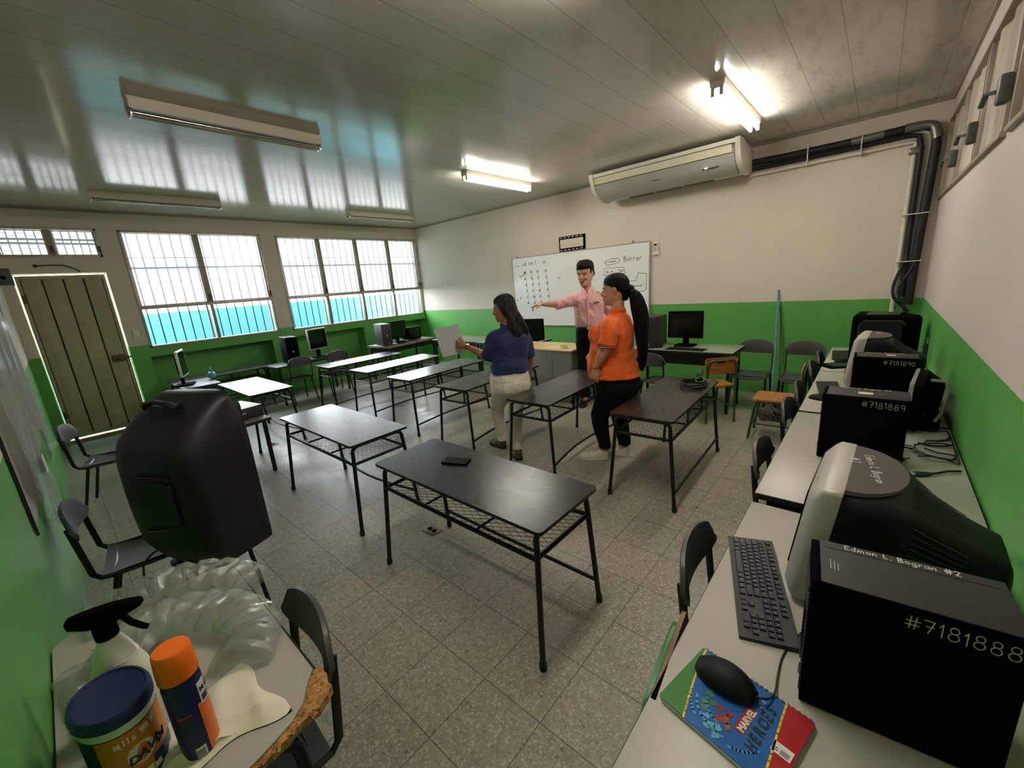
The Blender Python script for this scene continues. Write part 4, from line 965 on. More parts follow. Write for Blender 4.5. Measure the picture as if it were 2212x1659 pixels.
keyboard('black keyboard on the wooden edged table beside the charcoal tower', (-6.86, 4.66, .68), 186, 'black keyboards')
def mouse(label, loc, rz, cable, sc=1.0):
    t = thing('computer_mouse', label, 'mouse', loc, rz, 'computer mice')
    L = .118; rr = []
    for k in range(13):
        v = k/12; x = L*(v-.5); w_ = .036*math.sin(math.pi*(v*.9+.05))**.42*(1-.10*v); h_ = .037*math.sin(math.pi*(.10+.80*(1-v)**.85))**.7
        rr.append([(x, w_*math.cos(R_(a))*(1 if a <= 180 else 1), max(0.0015, h_*max(0, math.sin(R_(a)))**.8) if a not in (180, 0) else .004) for a in (0, 20, 45, 70, 90, 110, 135, 160, 180)]+[(x, -w_*.9, 0.0), (x, w_*.9, 0.0)])
    raw('shell', MB().rings(rr), 'crt_back', t, 60)
    raw('scroll_wheel', MB().cyl((.030, -.004, .0245), .0085, .008, 14, axis='Y'), 'pc_dark', t)
    raw('button_gap', MB().tube([(.012, 0, .0345), (.03, 0, .0295), (.05, 0, .0185)], .0008, 4), 'speaker_dark', t)
    if cable: raw('cable', MB().tube(cable, .0021, 6), 'cable', t)
    return t
NBZ = .7335
# ================================================================ PROPS ON THE RIGHT TABLE
nb = thing('notebook', 'blue green and red spiral notebook under the black mouse, bottom right', 'notebook', (-.234, .894, .7205), -12.4)
L_, W_ = .237, .19
def poly3(mb, pts, z0, z1): return mb.prism(pts, z0, z1)
M['nb_blue'] = mat('notebook blue', C(32, 96, 168), .28, var=.12, vscale=30); M['nb_blue2'] = mat('light blue print', C(70, 150, 196), .3)
M['nb_green'] = mat('notebook green', C(58, 124, 52), .3); M['nb_red'] = mat('notebook red', C(168, 34, 40), .3); M['nb_yellow'] = mat('notebook yellow', C(232, 204, 60), .3); M['paper'] = mat('white paper', C(224, 224, 218), .7)
raw('pages', MB().prism(rrect(.002, L_-.002, -W_+.002, -.002, .004), .0, .0095), 'paper', nb)
raw('cover', MB().prism(rrect(0, L_, -W_, 0, .008), .0095, .0115), 'nb_blue', nb, 0)
def arc(x_mid, bulge, n=14): return [(x_mid-bulge*math.sin(math.pi*k/n), -W_*k/n) for k in range(n+1)]
gl = [(.008+.052*(k/14)**1.25, -W_*k/14) for k in range(15)]
raw('green_corner', MB().prism([(0.0005, -.006), (.006, -.0005)]+gl[1:-1]+[(.060, -W_+.0005), (.006, -W_+.0005), (.0005, -W_+.006)], .0115, .0119), 'nb_green', nb, 0)
rdl = [(.184+.004*math.sin(math.pi*k/12)+.050*(k/12)**1.5*.6, -W_*k/12) for k in range(13)]
raw('red_corner', MB().prism(rdl[:-1]+[(.218, -W_+.0005), (L_-.008, -W_+.0005), (L_-.0005, -W_+.008), (L_-.0005, -.008), (L_-.008, -.0005)], .0115, .0119), 'nb_red', nb, 0)
yl = MB(); yl.ribbon([(x, y, .0119) for x, y in gl], .004, .0004, (0, 0, 1)).ribbon([(x, y, .0119) for x, y in rdl], .004, .0004, (0, 0, 1)); raw('yellow_line', yl, 'nb_yellow', nb, 0)
rg = MB()
for r_, a0, a1 in ((.082, 100, 165), (.082, 190, 235), (.082, 290, 330), (.074, 60, 120), (.070, 200, 280), (.06, 20, 80), (.05, 170, 260)):
    rg.ribbon([(.118+r_*math.cos(R_(a0+(a1-a0)*k/8))*1.0, -.098+r_*math.sin(R_(a0+(a1-a0)*k/8)), .0116) for k in range(9)], .005, .0003, (0, 0, 1))
raw('ring_print', rg, 'nb_blue2', nb, 0)
for j, (cn, pts) in enumerate((('blob_green', [(.07, -.10), (.085, -.115), (.07, -.125), (.078, -.138)]), ('blob_red', [(.10, -.115), (.115, -.122), (.108, -.135), (.12, -.112)]), ('blob_orange', [(.12, -.13), (.128, -.14)]), ('blob_cyan', [(.09, -.15), (.105, -.16), (.115, -.155), (.12, -.175), (.10, -.17)]))):
    M[cn] = mat(cn+' print', (C(74, 128, 60), C(160, 44, 34), C(150, 90, 50), C(90, 170, 190))[j], .35, var=.3, vscale=300)
    b = MB(); rd = random.Random(j)
    for x, y in pts: b.prism([(x+rd.uniform(.004, .010)*math.cos(R_(a)), y+rd.uniform(.004, .010)*math.sin(R_(a))) for a in range(0, 360, 40)], .0117+j*.0001, .0121+j*.0001)
    raw('cover_picture', b, cn, nb, 0)
def lay_text(body, size, x, y, m, name='title', shear=0, sx=1.0, ext=.0003, z=.0123):
    b = MB().at((x, y, z), rz=90); b.m = b.m @ Matrix.Diagonal((sx, 1, 1, 1)); b.add(text_mb(body, size, shear, ext, .0008)); return raw(name, b, m, nb, 0)
raw('title_box', MB().at((.155, -.132, .0119), rz=92).box(0, .066, 0, .019, 0, .0003), 'nb_red', nb, 0)
lay_text('MARVEL', .019, .153, -.129, 'white_paint', 'title', 0, .88)
M['ink_dark'] = mat('dark navy ink', C(22, 30, 40), .35)
for k, ch in enumerate('HEROES'): lay_text(ch, .029+.0006*k, .184-.001*k, -.152+(0, .0215, .041, .0605, .0835, .1035)[k], 'ink_dark', 'title', .2, .80, .0004)
lb = MB().at((.198, -.118, .0121), rz=0); lb.box(0, .034, 0, .024, 0, .0002); raw('price_label', lb, 'paper', nb, 0)
lb = MB()
for k in range(11): lb.box(.213+k*.0014, .2137+k*.0014, -.115, -.104, .0123, .0125)
lb.box(.200, .210, -.113, -.111, .0123, .0125).box(.200, .208, -.108, -.106, .0123, .0125); raw('bar_code', lb, 'ink_dark', nb, 0)
for k in range(22):
    x = .008+k*.0104
    if k == 0:
        w0_ = raw('spiral_ring', MB().tube([(0, .004*math.cos(a_)*1.3-.001, .0065+.0075*math.sin(a_)) for a_ in [2*math.pi*i/12 for i in range(12)]], .0006, 5, close=True).tube([(.003, .004*math.cos(a_)*1.3-.001, .0065+.0075*math.sin(a_)) for a_ in [2*math.pi*i/12 for i in range(12)]], .0006, 5, close=True), 'chrome', nb); w0_.location = (x, 0, 0)
    else: c_ = w0_.copy(); COL.objects.link(c_); c_.parent = nb; c_.location = (x, 0, 0)
mouse('matte black mouse lying on the spiral notebook', (-.168, .828, .7335), -10, cr([(.056, 0, .012), (.074, .012, .009), (.078, .04, .0), (.066, .086, -.0075), (.055, .14, -.009), (.057, .2, -.009), (.069, .248, -.009), (.10, .28, -.009)])).scale = (1.05, 1.22, 1.15)
mouse('small black mouse on the third right table left of the computer marked 7181889', (-.215, 3.29, .735), 165, None)
mouse('small black mouse on the farthest right table beside the tablet shaped pad', (-.165, 4.62, .735), 20, None)
mouse('small black mouse between the tower and the keyboard at the front wall', (-1.985, 5.02, .72), 80, None)
t = thing('black_pad', 'flat black square pad on the farthest right table', 'pad', (-.195, 4.42, .735), 40); raw('pad', MB().prism(rrect(-.11, .11, -.09, .09, .02), 0, .012), 'pc_black', t); raw('glossy_face', MB().prism(rrect(-.06, .09, -.06, .06, .01), .012, .014), 'screen', t)
# cables behind the monitors
t = thing('cable_tangle', 'tangle of black cables on the second right table by the wall', 'cable', (0, 0, 0)); t['kind'] = 'stuff'
cb = MB(); rd = random.Random(11)
for k in range(11):
    pts = []; x, y = rd.uniform(.16, .26), rd.uniform(2.45, 2.72); a_ = rd.uniform(0, 6.28)
    for i in range(12):
        a_ += rd.uniform(-.9, .9); x = min(.345, max(.16, x+.045*math.cos(a_))); y = min(2.86, max(2.36, y+.055*math.sin(a_)))
        pts.append((x, y, .7425+.012*rd.random()+.004*k/11))
    cb.tube(pts, rd.choice((.0028, .0035, .0045)), 6)
raw('cables', cb, 'cable', t)
t = thing('monitor_cable', 'dark blue cable with plug lying by the right wall behind the silver tube monitor', 'cable', (0, 0, .738))
raw('cord', MB().tube([(.25, 2.27, .010), (.275, 2.30, .009), (.30, 2.33, .010), (.34, 2.36, .008)], .0045, 8), 'cable', t); raw('plug', MB().tube([(.195, 2.235, .011), (.215, 2.245, .011), (.235, 2.26, .010), (.25, 2.27, .010)], [(.010, .012), (.010, .013), (.009, .010), (.006, .006)], 10), 'blue_cable', t)
raw('plug_tip', MB().tube([(.180, 2.225, .011), (.197, 2.236, .011)], [(.006, .010), (.006, .010)], 10), 'silver', t)
t = thing('wall_socket_box', 'black cable box with cords on the wall behind the big black monitor', 'socket box', (XR-.012, 4.55, 0)); raw('loop', MB().tube([(-.0, .1, .98), (-.01, -.02, .98), (-.012, -.05, .94), (-.01, -.03, .80), (0, .02, .76)], .007, 6), 'cable', t)
raw('cord', MB().tube([(-.0, .12, .92), (-.03, .04, .9), (-.02, .0, .82), (-.04, .06, .75)], .005, 6).tube([(0, .14, .88), (-.04, .1, .8), (-.03, .04, .75)], .004, 6), 'cable', t)
# ================================================================ LOUDSPEAKER
sp = thing('loudspeaker', 'big black moulded loudspeaker seen from behind, left of the desks', 'loudspeaker', (-2.475, .325, .43), 23.5)
SH = .80; secs = []
for k in range(15):
    v = k/14; z = SH*v
    fw_ = .25*(1-.06*max(0, (v-.8)/.2)); bw = .238+.02*math.sin(math.pi*min(1, v*1.1)); dep_b = -.17-.012*math.sin(math.pi*v)
    if v < .15: dep_b += .05*(.15-v)/.15; bw -= .02*(.15-v)/.15
    if v > .72: q = (v-.72)/.28; dep_b += .20*q**1.8; bw -= .02*q; fw_ -= .035*q**2
    frnt = .17-.02*max(0, (v-.85)/.15)
    poly = [(-fw_, frnt), (-fw_, frnt-.05), (-bw-.02, dep_b+.10), (-bw, dep_b+.03), (-bw+.04, dep_b), (0, dep_b-.012), (bw-.04, dep_b), (bw, dep_b+.03), (bw+.02, dep_b+.10), (fw_, frnt-.05), (fw_, frnt)]
    secs.append([(x, y, z) for x, y in poly])
top = [(x*.80, .0+(y-.0)*.7+.03, SH+.022) for x, y, z in secs[-1]]
b = MB().rings(secs+[top]); bmesh.ops.subdivide_edges(b.bm, edges=b.bm.edges[:], cuts=1, use_grid_fill=True)
for _ in range(2): bmesh.ops.smooth_vert(b.bm, verts=b.bm.verts[:], factor=.5, use_axis_x=True, use_axis_y=True, use_axis_z=True)
def add_mod_sub(o, n=1):
    m_ = o.modifiers.new('subdivision', 'SUBSURF'); m_.levels = n; m_.render_levels = n; return o
raw('cabinet', b, 'speaker', sp, 60)
raw('front_grille', MB().prism([(x, z) for x, z in rrect(-.195, .195, .03, .76, .04)], .150, .178, 'Y').at(), 'speaker_dark', sp)
raw('top_handle', MB().tube([(-.10, -.05, .775), (-.07, -.065, .80), (0, -.072, .81), (.07, -.065, .80), (.10, -.05, .775)], [(.012, .02)]*5, 10), 'speaker', sp)
raw('handle_recess', MB().prism([(x, y) for x, y in rrect(-.085, .085, -.075, -.005, .03)], .70, .79).at(), 'speaker_dark', sp)
raw('back_recess', MB().prism([(x, z) for x, z in rrect(-.02, .15, .25, .47, .03)], -.196, -.12, 'Y').at(), 'speaker_dark', sp)
raw('recess_lip', MB().tube([(-.06, -.196, .49), (.02, -.2, .50), (.10, -.198, .50), (.15, -.186, .49)], [(.003, .009)]*4, 8).tube([(-.12, -.185, .20), (-.03, -.197, .22), (.06, -.2, .24), (.13, -.19, .26)], [(.004, .012)]*4, 8), 'speaker', sp)
raw('side_handle', MB().at((.186, -.045, .38), rz=-12).prism([(x, z) for x, z in rrect(-.045, .045, -.10, .06, .03)], -.008, .012, 'Y'), 'speaker_dark', sp)
for ch in list(sp.children):
    if ch.name.startswith('side_handle'): ch.rotation_euler = (0, 0, 0)
raw('foot', MB().cyl((-.10, .08, -.02), .02, .03, 10).cyl((.10, .08, -.02), .02, .03, 10).cyl((-.10, -.06, -.02), .02, .03, 10).cyl((.10, -.06, -.02), .02, .03, 10), 'rubber', sp)
t = thing('speaker_stool', 'small dark stool carrying the loudspeaker, hidden behind the corner table', 'stool', (-2.475, .325, 0), 23.5)
raw('seat', MB().prism(rrect(-.16, .16, -.13, .13, .03), .39, .41), 'pc_dark', t)
for sx in (-1, 1):
    for sy_ in (-1, 1): raw('leg', MB().tube([(sx*.12, sy_*.09, .39), (sx*.14, sy_*.11, 0)], .011, 8), 'black_metal', t)
setp(raw('speaker_cable', MB().tube([(-2.58, .16, .50), (-2.62, .10, .46), (-2.60, .06, .44), (-2.55, .04, .36), (-2.52, .06, .1), (-2.5, .1, .004)], .005, 6), 'cable'), 'thin black cable hanging from the loudspeaker', 'cable')
# ================================================================ LEFT TABLE PROPS
M['wrapfilm'] = None
def wrap_mat():
    n = N('clear air cushion plastic'); tr = n.n('BsdfTransparent'); tr.inputs[0].default_value = (.93, .95, .94, 1)
    gl = n.n('BsdfGlossy'); gl.inputs['Roughness'].default_value = .09; gl.inputs[0].default_value = (.9, .92, .9, 1)
    df = n.n('BsdfTranslucent'); df.inputs[0].default_value = (.93, .95, .92, 1); dd = n.n('BsdfDiffuse'); dd.inputs[0].default_value = (.85, .87, .84, 1)
    bp = n.n('Bump'); bp.inputs['Strength'].default_value = .7; bp.inputs['Distance'].default_value = .004; n.l(n.noise(n.coord(), 55, 5, .6), bp.inputs['Height'])
    for s_ in (gl, dd): n.l(bp.outputs[0], s_.inputs['Normal'])
    f = n.n('LayerWeight'); f.inputs[0].default_value = .35; n.l(bp.outputs[0], f.inputs['Normal'])
    d = n.n('MixShader'); d.inputs[0].default_value = .5; n.l(df.outputs[0], d.inputs[1]); n.l(dd.outputs[0], d.inputs[2])
    a = n.n('MixShader'); n.l(n.math('ADD', n.math('MULTIPLY', f.outputs['Facing'], .24), .05), a.inputs[0]); n.l(tr.outputs[0], a.inputs[1]); n.l(d.outputs[0], a.inputs[2])
    b = n.n('MixShader'); n.l(n.math('ADD', n.math('MULTIPLY', f.outputs['Fresnel'], .45), .08), b.inputs[0]); n.l(a.outputs[0], b.inputs[1]); n.l(gl.outputs[0], b.inputs[2])
    return n.done(b.outputs[0])
M['wrapfilm'] = wrap_mat()
def cushion(name, label, spine, wid, h, ncol, group, side=1, droop=None):
    """row of inflated tubes lying across a curved spine"""
    t = thing(name, label, 'packaging', (0, 0, 0), 0, group)
    n = ncol*6; m = MB(); k = len(spine)-1; up_, dn = [], []
    for i in range(n+1):
        v = i/n*k; a = min(int(v), k-1); f = v-a; p0 = Vector(spine[max(a-1, 0)]); p1 = Vector(spine[a]); p2 = Vector(spine[a+1]); p3 = Vector(spine[min(a+2, k)])
        P = .5*((2*p1)+(-p0+p2)*f+(2*p0-5*p1+4*p2-p3)*f*f+(-p0+3*p1-3*p2+p3)*f**3); T = (p2-p1).normalized()
        S = Vector((-T.y, T.x, 0)).normalized(); puff = abs(math.sin(math.pi*ncol*i/n))**.6
        ru, rl = [], []
        for j in range(11):
            w = -1+2*j/10; prof_ = max(0, 1-abs(w)**3)
            cr_ = .006*math.sin(i*1.7+j*2.3)+.004*math.sin(i*.6-j*1.3)
            z = h*prof_*(.35+.65*puff)
            dz = droop(P.x, P.y, w) if droop else 0
            c_ = P+S*w*wid*(1+.05*math.sin(i*.8))
            ru.append(m._v((c_.x, c_.y, c_.z+z*1.0+cr_*.5+dz))); rl.append(m._v((c_.x+.0005, c_.y, c_.z-.004+dz+.003*(1-prof_))))
        up_.append(ru); dn.append(rl)
    for i in range(n):
        for j in range(10):
            m.bm.faces.new((up_[i][j], up_[i+1][j], up_[i+1][j+1], up_[i][j+1])); m.bm.faces.new((dn[i][j], dn[i][j+1], dn[i+1][j+1], dn[i+1][j]))
    cs = [up_[i][8].co.copy() for i in range(n+1)]
    raw('air_cells', m, 'wrapfilm', t, 80)
    mk = MB()
    for i in range(3, n, 12):
        c_ = cs[i]; mk.at((c_.x, c_.y, c_.z+.004), rz=40).box(-.008, .008, -.0012, .0012, 0, .0006)
    mk.at(); raw('valve_mark', mk, 'black_ink', t, 0)
    return t
GB = 'air cushion packaging on the corner table'
cushion('air_cushion', 'far strip of clear air cushion packaging, next to the loudspeaker', [(-1.70, -.13, .735), (-1.71, -.03, .755), (-1.69, .07, .765), (-1.63, .16, .765), (-1.53, .235, .765), (-1.44, .27, .745)], .065, .045, 9, GB)
cushion('air_cushion', 'near strip of clear air cushion packaging, behind the orange capped can', [(-1.42, -.10, .735), (-1.50, -.0, .755), (-1.47, .08, .76), (-1.40, .145, .76), (-1.32, .19, .755), (-1.22, .185, .745), (-1.15, .13, .735)], .075, .05, 10, GB)
cushion('air_cushion', 'deflated bit of clear cushion packaging left of the white spray bottle', [(-1.52, -.155, .726), (-1.42, -.14, .73), (-1.33, -.13, .73), (-1.25, -.12, .727)], .045, .022, 5, GB)
# wipes tub
M['tub_blue'] = mat('dark blue plastic', C(26, 40, 84), .35); M['tub_orange'] = mat('orange label', C(206, 122, 24), .35, var=.1, vscale=9); M['tub_clear'] = mat('greenish white plastic', C(214, 222, 200), .4)
M['tub_green'] = mat('dark green label', C(24, 52, 50), .35); M['ink_blue'] = mat('navy lettering', C(20, 24, 70), .4); M['bottle_white'] = mat('ivory bottle', C(232, 232, 216), .35)
M['can_blue'] = mat('deep blue can', C(26, 26, 84), .28); M['can_orange'] = mat('orange plastic cap', C(244, 116, 20), .35); M['can_label'] = mat('orange can label', C(232, 112, 36), .35)
tb = thing('wipes_tub', 'oval orange and blue wipes tub with dark blue lid, bottom left', 'tub', (-1.085, -.082, NT), 14)
def oval(rx, ry, prof, seg=40): return MB().rings([[(r*rx*math.cos(2*math.pi*j/seg), r*ry*math.sin(2*math.pi*j/seg), z) for j in range(seg)] for r, z in prof])
RX, RY = .078, .060
raw('body', oval(RX, RY, ((.94, 0), (.98, .006), (.98, .142), (.95, .148))), 'tub_blue', tb, 40)
raw('neck_band', oval(RX, RY, ((.99, .140), (1.0, .144), (1.0, .158), (.97, .160))), 'tub_clear', tb, 40)
raw('lid', oval(RX, RY, ((1.0, .157), (1.04, .160), (1.04, .178), (.99, .186), (.93, .187), (.90, .183), (.2, .184))), 'tub_blue', tb, 40)
def wrap_patch(mb, rx, ry, a0, a1, z0, z1, off=.0012, n=20, rot=0):
    rr = []
    for k in range(n+1):
        a = R_(a0+(a1-a0)*k/n); c_, s_ = math.cos(a), math.sin(a)
        rr.append([((rx+o)*c_, (ry+o)*s_, z) for z, o in ((z0, 0), (z0, off), (z1, off), (z1, 0))])
    return mb.rings(rr)
raw('label', wrap_patch(MB(), RX*.98, RY*.98, -55, 70, .012, .137), 'tub_orange', tb, 60)
raw('side_label', wrap_patch(MB(), RX*.98, RY*.98, -85, -55, .008, .139, .0014, 6), 'tub_green', tb, 60)
raw('lower_label', wrap_patch(MB(), RX*.98, RY*.98, 12, 72, .0, .05, .0018, 12), 'tub_blue', tb, 60)
def curved_text(body, rx, ry, a0, z, size, spacing, m, parent, name='lettering', tilt=0, off=.0022, shear=0):
    mb = MB()
    for k, ch in enumerate(body):
        if ch == ' ': continue
        a = R_(a0+spacing*k); pos = ((rx+off)*math.cos(a), (ry+off)*math.sin(a), z+tilt*k)
        nx_, ny_ = math.cos(a)/rx, math.sin(a)/ry; ang = math.atan2(ny_, nx_)
        mb.m = Matrix.Translation(pos) @ Matrix.Rotation(ang+math.pi/2, 4, 'Z') @ Matrix.Rotation(math.pi/2, 4, 'X'); mb.add(text_mb(ch, size, shear, .0003, size*.025))
    mb.at(); return raw(name, mb, m, parent, 0)
ov = MB()
rr = []
for s_ in range(24):
    th = 2*math.pi*s_/24; rr.append((8+21*math.cos(th), .078+.023*math.sin(th)))
fa = MB(); rr = [(a-8, z) for a, z in rr]; vs = [[fa._v(((RX*.98+o)*math.cos(R_(a)), (RY*.98+o)*math.sin(R_(a)), z)) for a, z in rr] for o in (.0012, .0024)]
fa.bm.faces.new(vs[1]);
for j in range(24): fa.bm.faces.new((vs[0][j], vs[0][(j+1) % 24], vs[1][(j+1) % 24], vs[1][j]))
raw('logo_oval', fa, 'tub_clear', tb, 60)
curved_text('DAWN', RX*.98, RY*.98, -21, .064, .026, 14.0, 'ink_blue', tb, 'logo_lettering', .0022, .003, .15)
curved_text('Kills 99.9', RX*.98, RY*.98, -32, .112, .019, 6.2, 'tub_clear', tb, 'slogan_lettering', .0008)
raw('pictogram', wrap_patch(wrap_patch(MB(), RX*.98, RY*.98, -4, 8, .022, .036, .0022, 5), RX*.98, RY*.98, 10, 22, .020, .032, .0026, 5), 'tub_clear', tb, 60)
# can with orange cap
cn = thing('aerosol_can', 'dark blue spray can with bright orange cap on the corner table', 'can', (-1.003, .020, NT+.001), 0); cn.scale = (1.0, 1.0, 1.1)
CR = .0335
raw('can_body', MB().lathe([(.030, 0), (CR, .003), (CR, .165), (.031, .182), (.028, .186)], 36), 'can_blue', cn, 40)
raw('cap', MB().lathe([(.0295, .180), (.0345, .181), (.0345, .200), (.032, .236), (.029, .240), (.008, .241)], 36), 'can_orange', cn, 40)
raw('label', wrap_patch(wrap_patch(MB(), CR, CR, 20, 78, .006, .118, .0008), CR, CR, 20, 70, .006, .0), 'can_label', cn, 60)
raw('badge', wrap_patch(MB(), CR, CR, 33, 66, .112, .158, .0012, 8), 'white_paint', cn, 60)
raw('badge_mark', wrap_patch(MB(), CR, CR, 38, 62, .116, .130, .0018, 8), 'can_blue', cn, 60)
curved_text('Micro', CR, CR, 36, .138, .013, 12, 'ink_blue', cn, 'badge_lettering', .0004, .0018)
fine = MB()
for k in range(18): wrap_patch(fine, CR, CR, -42, -6-(k % 3)*4, .096-k*.0036, .0968-k*.0036, .0008, 6)
raw('small_print', fine, 'case_grey', cn, 60)
raw('red_bar', wrap_patch(MB(), CR, CR, -44, -4, .104, .109, .0009, 8), 'nb_red', cn, 60)
raw('bar_label', wrap_patch(MB(), CR, CR, -22, 8, .008, .030, .0010, 6), 'white_paint', cn, 60)
bc = MB()
for k in range(8): wrap_patch(bc, CR, CR, -20+k*3, -18.6+k*3, .010, .026, .0014, 1)
raw('bar_code', bc, 'ink_dark', cn, 60)
# spray bottle
sb = thing('spray_bottle', 'white spray bottle with black trigger head behind the wipes tub', 'bottle', (-1.215, -.062, NT), 66); sb.scale = (1.14, 1.14, 1.1)
raw('bottle', MB().rings([[(rx*math.cos(2*math.pi*j/32), ry*math.sin(2*math.pi*j/32), z) for j in range(32)] for rx, ry, z in ((.046, .030, 0), (.050, .034, .006), (.050, .034, .10), (.044, .032, .135), (.034, .028, .16), (.030, .026, .175), (.022, .021, .195), (.015, .015, .210), (.014, .014, .222))]), 'bottle_white', sb, 50)
rb = MB()
for k in range(9):
    z = .158+k*.0042; r = .034-.0018*k
    rb.tube([(r*math.cos(R_(a))*1.01, (.028-.0011*k)*math.sin(R_(a))*1.01, z) for a in range(-80, 81, 16)], .0012, 5)
raw('grip_ribs', rb, 'bottle_white', sb)
raw('collar', MB().lathe([(.017, .210), (.018, .214), (.018, .236), (.013, .242)], 20), 'pc_black', sb, 40)
raw('trigger_head', MB().rings([[(x, y, z) for y, z in rrect(-w_, w_, z0, z1, min(.006, w_*.7), 3)] for x, w_, z0, z1 in ((-.050, .006, .256, .266), (-.046, .011, .250, .272), (-.02, .013, .240, .276), (.02, .013, .240, .278), (.045, .012, .252, .276), (.062, .010, .258, .274), (.066, .006, .262, .271))]), 'pc_black', sb, 50)
raw('trigger', MB().tube([(.030, 0, .245), (.040, 0, .225), (.055, 0, .208), (.062, 0, .203)], [(.009, .004), (.009, .004), (.008, .004), (.007, .003)], 8, ref=(0, 1, 0)), 'pc_black', sb, 50)
# folded cream cloth
M['cream_cloth'] = mat('cream cloth bag', C(222, 218, 196), .7, var=.05, vscale=12)
ct = MB(); nx, ny = 26, 20; cA, cB, cC, cD = Vector((-1.175, .140)), Vector((-.935, .172)), Vector((-.965, -.02)), Vector((-1.10, -.13))
def cz(u, v):
    f1 = abs(((u*1.4+v*.8) % .5)-.25); f2 = abs(((u*.5-v*1.1) % .42)-.21)
    return .003+.020*max(0, 1-f1*9)*(.3+.7*v)*.7+.012*max(0, 1-f2*8)+.006*noise.noise(Vector((u*5, v*5, 1)))+.004
vt = [[None]*(ny+1) for _ in range(nx+1)]; vb = [[None]*(ny+1) for _ in range(nx+1)]
for i in range(nx+1):
    for j in range(ny+1):
        u, v = i/nx, j/ny; p = (cA*(1-u)+cB*u)*(1-v)+(cD*(1-u)+cC*u)*v
        p += Vector((.012*math.sin(v*7+1)*(u > .9), .008*math.sin(u*9)*(v < .1)))
        z = .0015+max(.002, cz(u, v))*min(1, 7*min(u, 1-u, v, 1-v)); vt[i][j] = ct._v((p.x, p.y, NT+z+.0015)); vb[i][j] = ct._v((p.x, p.y, NT+.0006))
for i in range(nx):
    for j in range(ny):
        ct.bm.faces.new((vt[i][j], vt[i][j+1], vt[i+1][j+1], vt[i+1][j])); ct.bm.faces.new((vb[i][j], vb[i+1][j], vb[i+1][j+1], vb[i][j+1]))
bmesh.ops.holes_fill(ct.bm, edges=[e for e in ct.bm.edges if e.is_boundary], sides=0)
o = raw('cream_cloth', ct, 'cream_cloth', None, 60); setp(o, 'crumpled cream cloth under the orange capped can', 'cloth')
# ================================================================ DESK PROPS, POLE AND MOP
t = thing('phone', 'black mobile phone lying on the nearest student desk', 'phone', (-1.727, 1.385, .671), 22)
raw('phone_body', MB().prism(rrect(-.08, .08, -.04, .04, .008), 0, .009), 'pc_black', t); raw('phone_screen', MB().prism(rrect(-.076, .076, -.037, .037, .006), .009, .0098), 'screen', t)
t = thing('coiled_cable', 'coiled black charger cable with oval plug on the right student desk', 'cable', (-1.11, 3.56, .671), 0)
cc = MB()
for k, (rx, ry, z, ox) in enumerate(((.10, .13, .008, 0), (.105, .12, .018, .01), (.09, .125, .028, -.01), (.10, .115, .036, .0))):
    cc.tube([(ox+rx*math.cos(R_(a)), ry*math.sin(R_(a)), z+.004*math.sin(R_(a*2))) for a in range(0, 360, 15)], .0055, 6, close=True)
raw('coil', cc, 'cable', t); raw('upright_loop', MB().tube([(.055+.0*a, .02+.055*math.cos(R_(a)), .09+.055*math.sin(R_(a))) for a in range(-80, 260, 18)], .004, 6).tube([(.055, .0, .036), (.055, .03, .04)], .006, 6), 'steel_grey', t)
raw('plug', MB().at((.06, -.02, .055), rx=30).ball((0, 0, 0), (.03, .035, .018)), 'pc_black', t); raw('plug', MB().ball((.02, .07, .085), (.02, .02, .022)), 'pc_dark', t)
raw('plug_rim', MB().tube([(.06+.033*math.cos(R_(a)), -.02+.038*math.sin(R_(a)), .062+.01*math.sin(R_(a))) for a in range(0, 360, 20)], .003, 5, close=True), 'silver', t)
t = thing('mop', 'mop with blue green pole leaning against the front wall between two grey chairs', 'mop', (0, 0, 0))
raw('handle', MB().tube([(-.745, 5.02, .12), (-.80, 5.40, .62), (-.885, 5.90, 1.30)], .0125, 10), 'pole', t)
raw('handle_cap', MB().ball((-.886, 5.905, 1.306), .016), 'pole', t)
mp = MB(); rd = random.Random(6)
for k in range(70):
    a_ = rd.uniform(0, 6.28); r_ = rd.uniform(.08, .155)
    mp.tube([(-.745+.02*math.cos(a_), 5.0+.02*math.sin(a_), .12), (-.745+r_*.6*math.cos(a_), 4.98+r_*.55*math.sin(a_), .09), (-.745+r_*math.cos(a_+.2), 4.98+r_*.8*math.sin(a_+.2), .022+rd.uniform(0, .03)), (-.745+r_*1.05*math.cos(a_+.5), 4.98+r_*.85*math.sin(a_+.5), .010)], .007, 5)
raw('mop_head', mp, 'mop', t, 60)
t = thing('broom', 'second thin green pole leaning right behind the mop pole', 'broom', (0, 0, 0)); raw('handle', MB().tube([(-.70, 5.28, .05), (-.86, 5.93, 1.12)], .010, 10), 'green_tube', t); raw('brush', MB().box(-.80, -.60, 5.26, 5.30, .0, .10, .01), 'mop', t)
setp(raw('trailing_cable', MB().tube([(-2.35, 5.55, .004), (-2.1, 5.3, .004), (-1.95, 5.15, .004), (-2.05, 5.0, .004), (-2.2, 5.1, .004)], .004, 5), 'cable'), 'thin cable on the floor by the front wall table', 'cable')
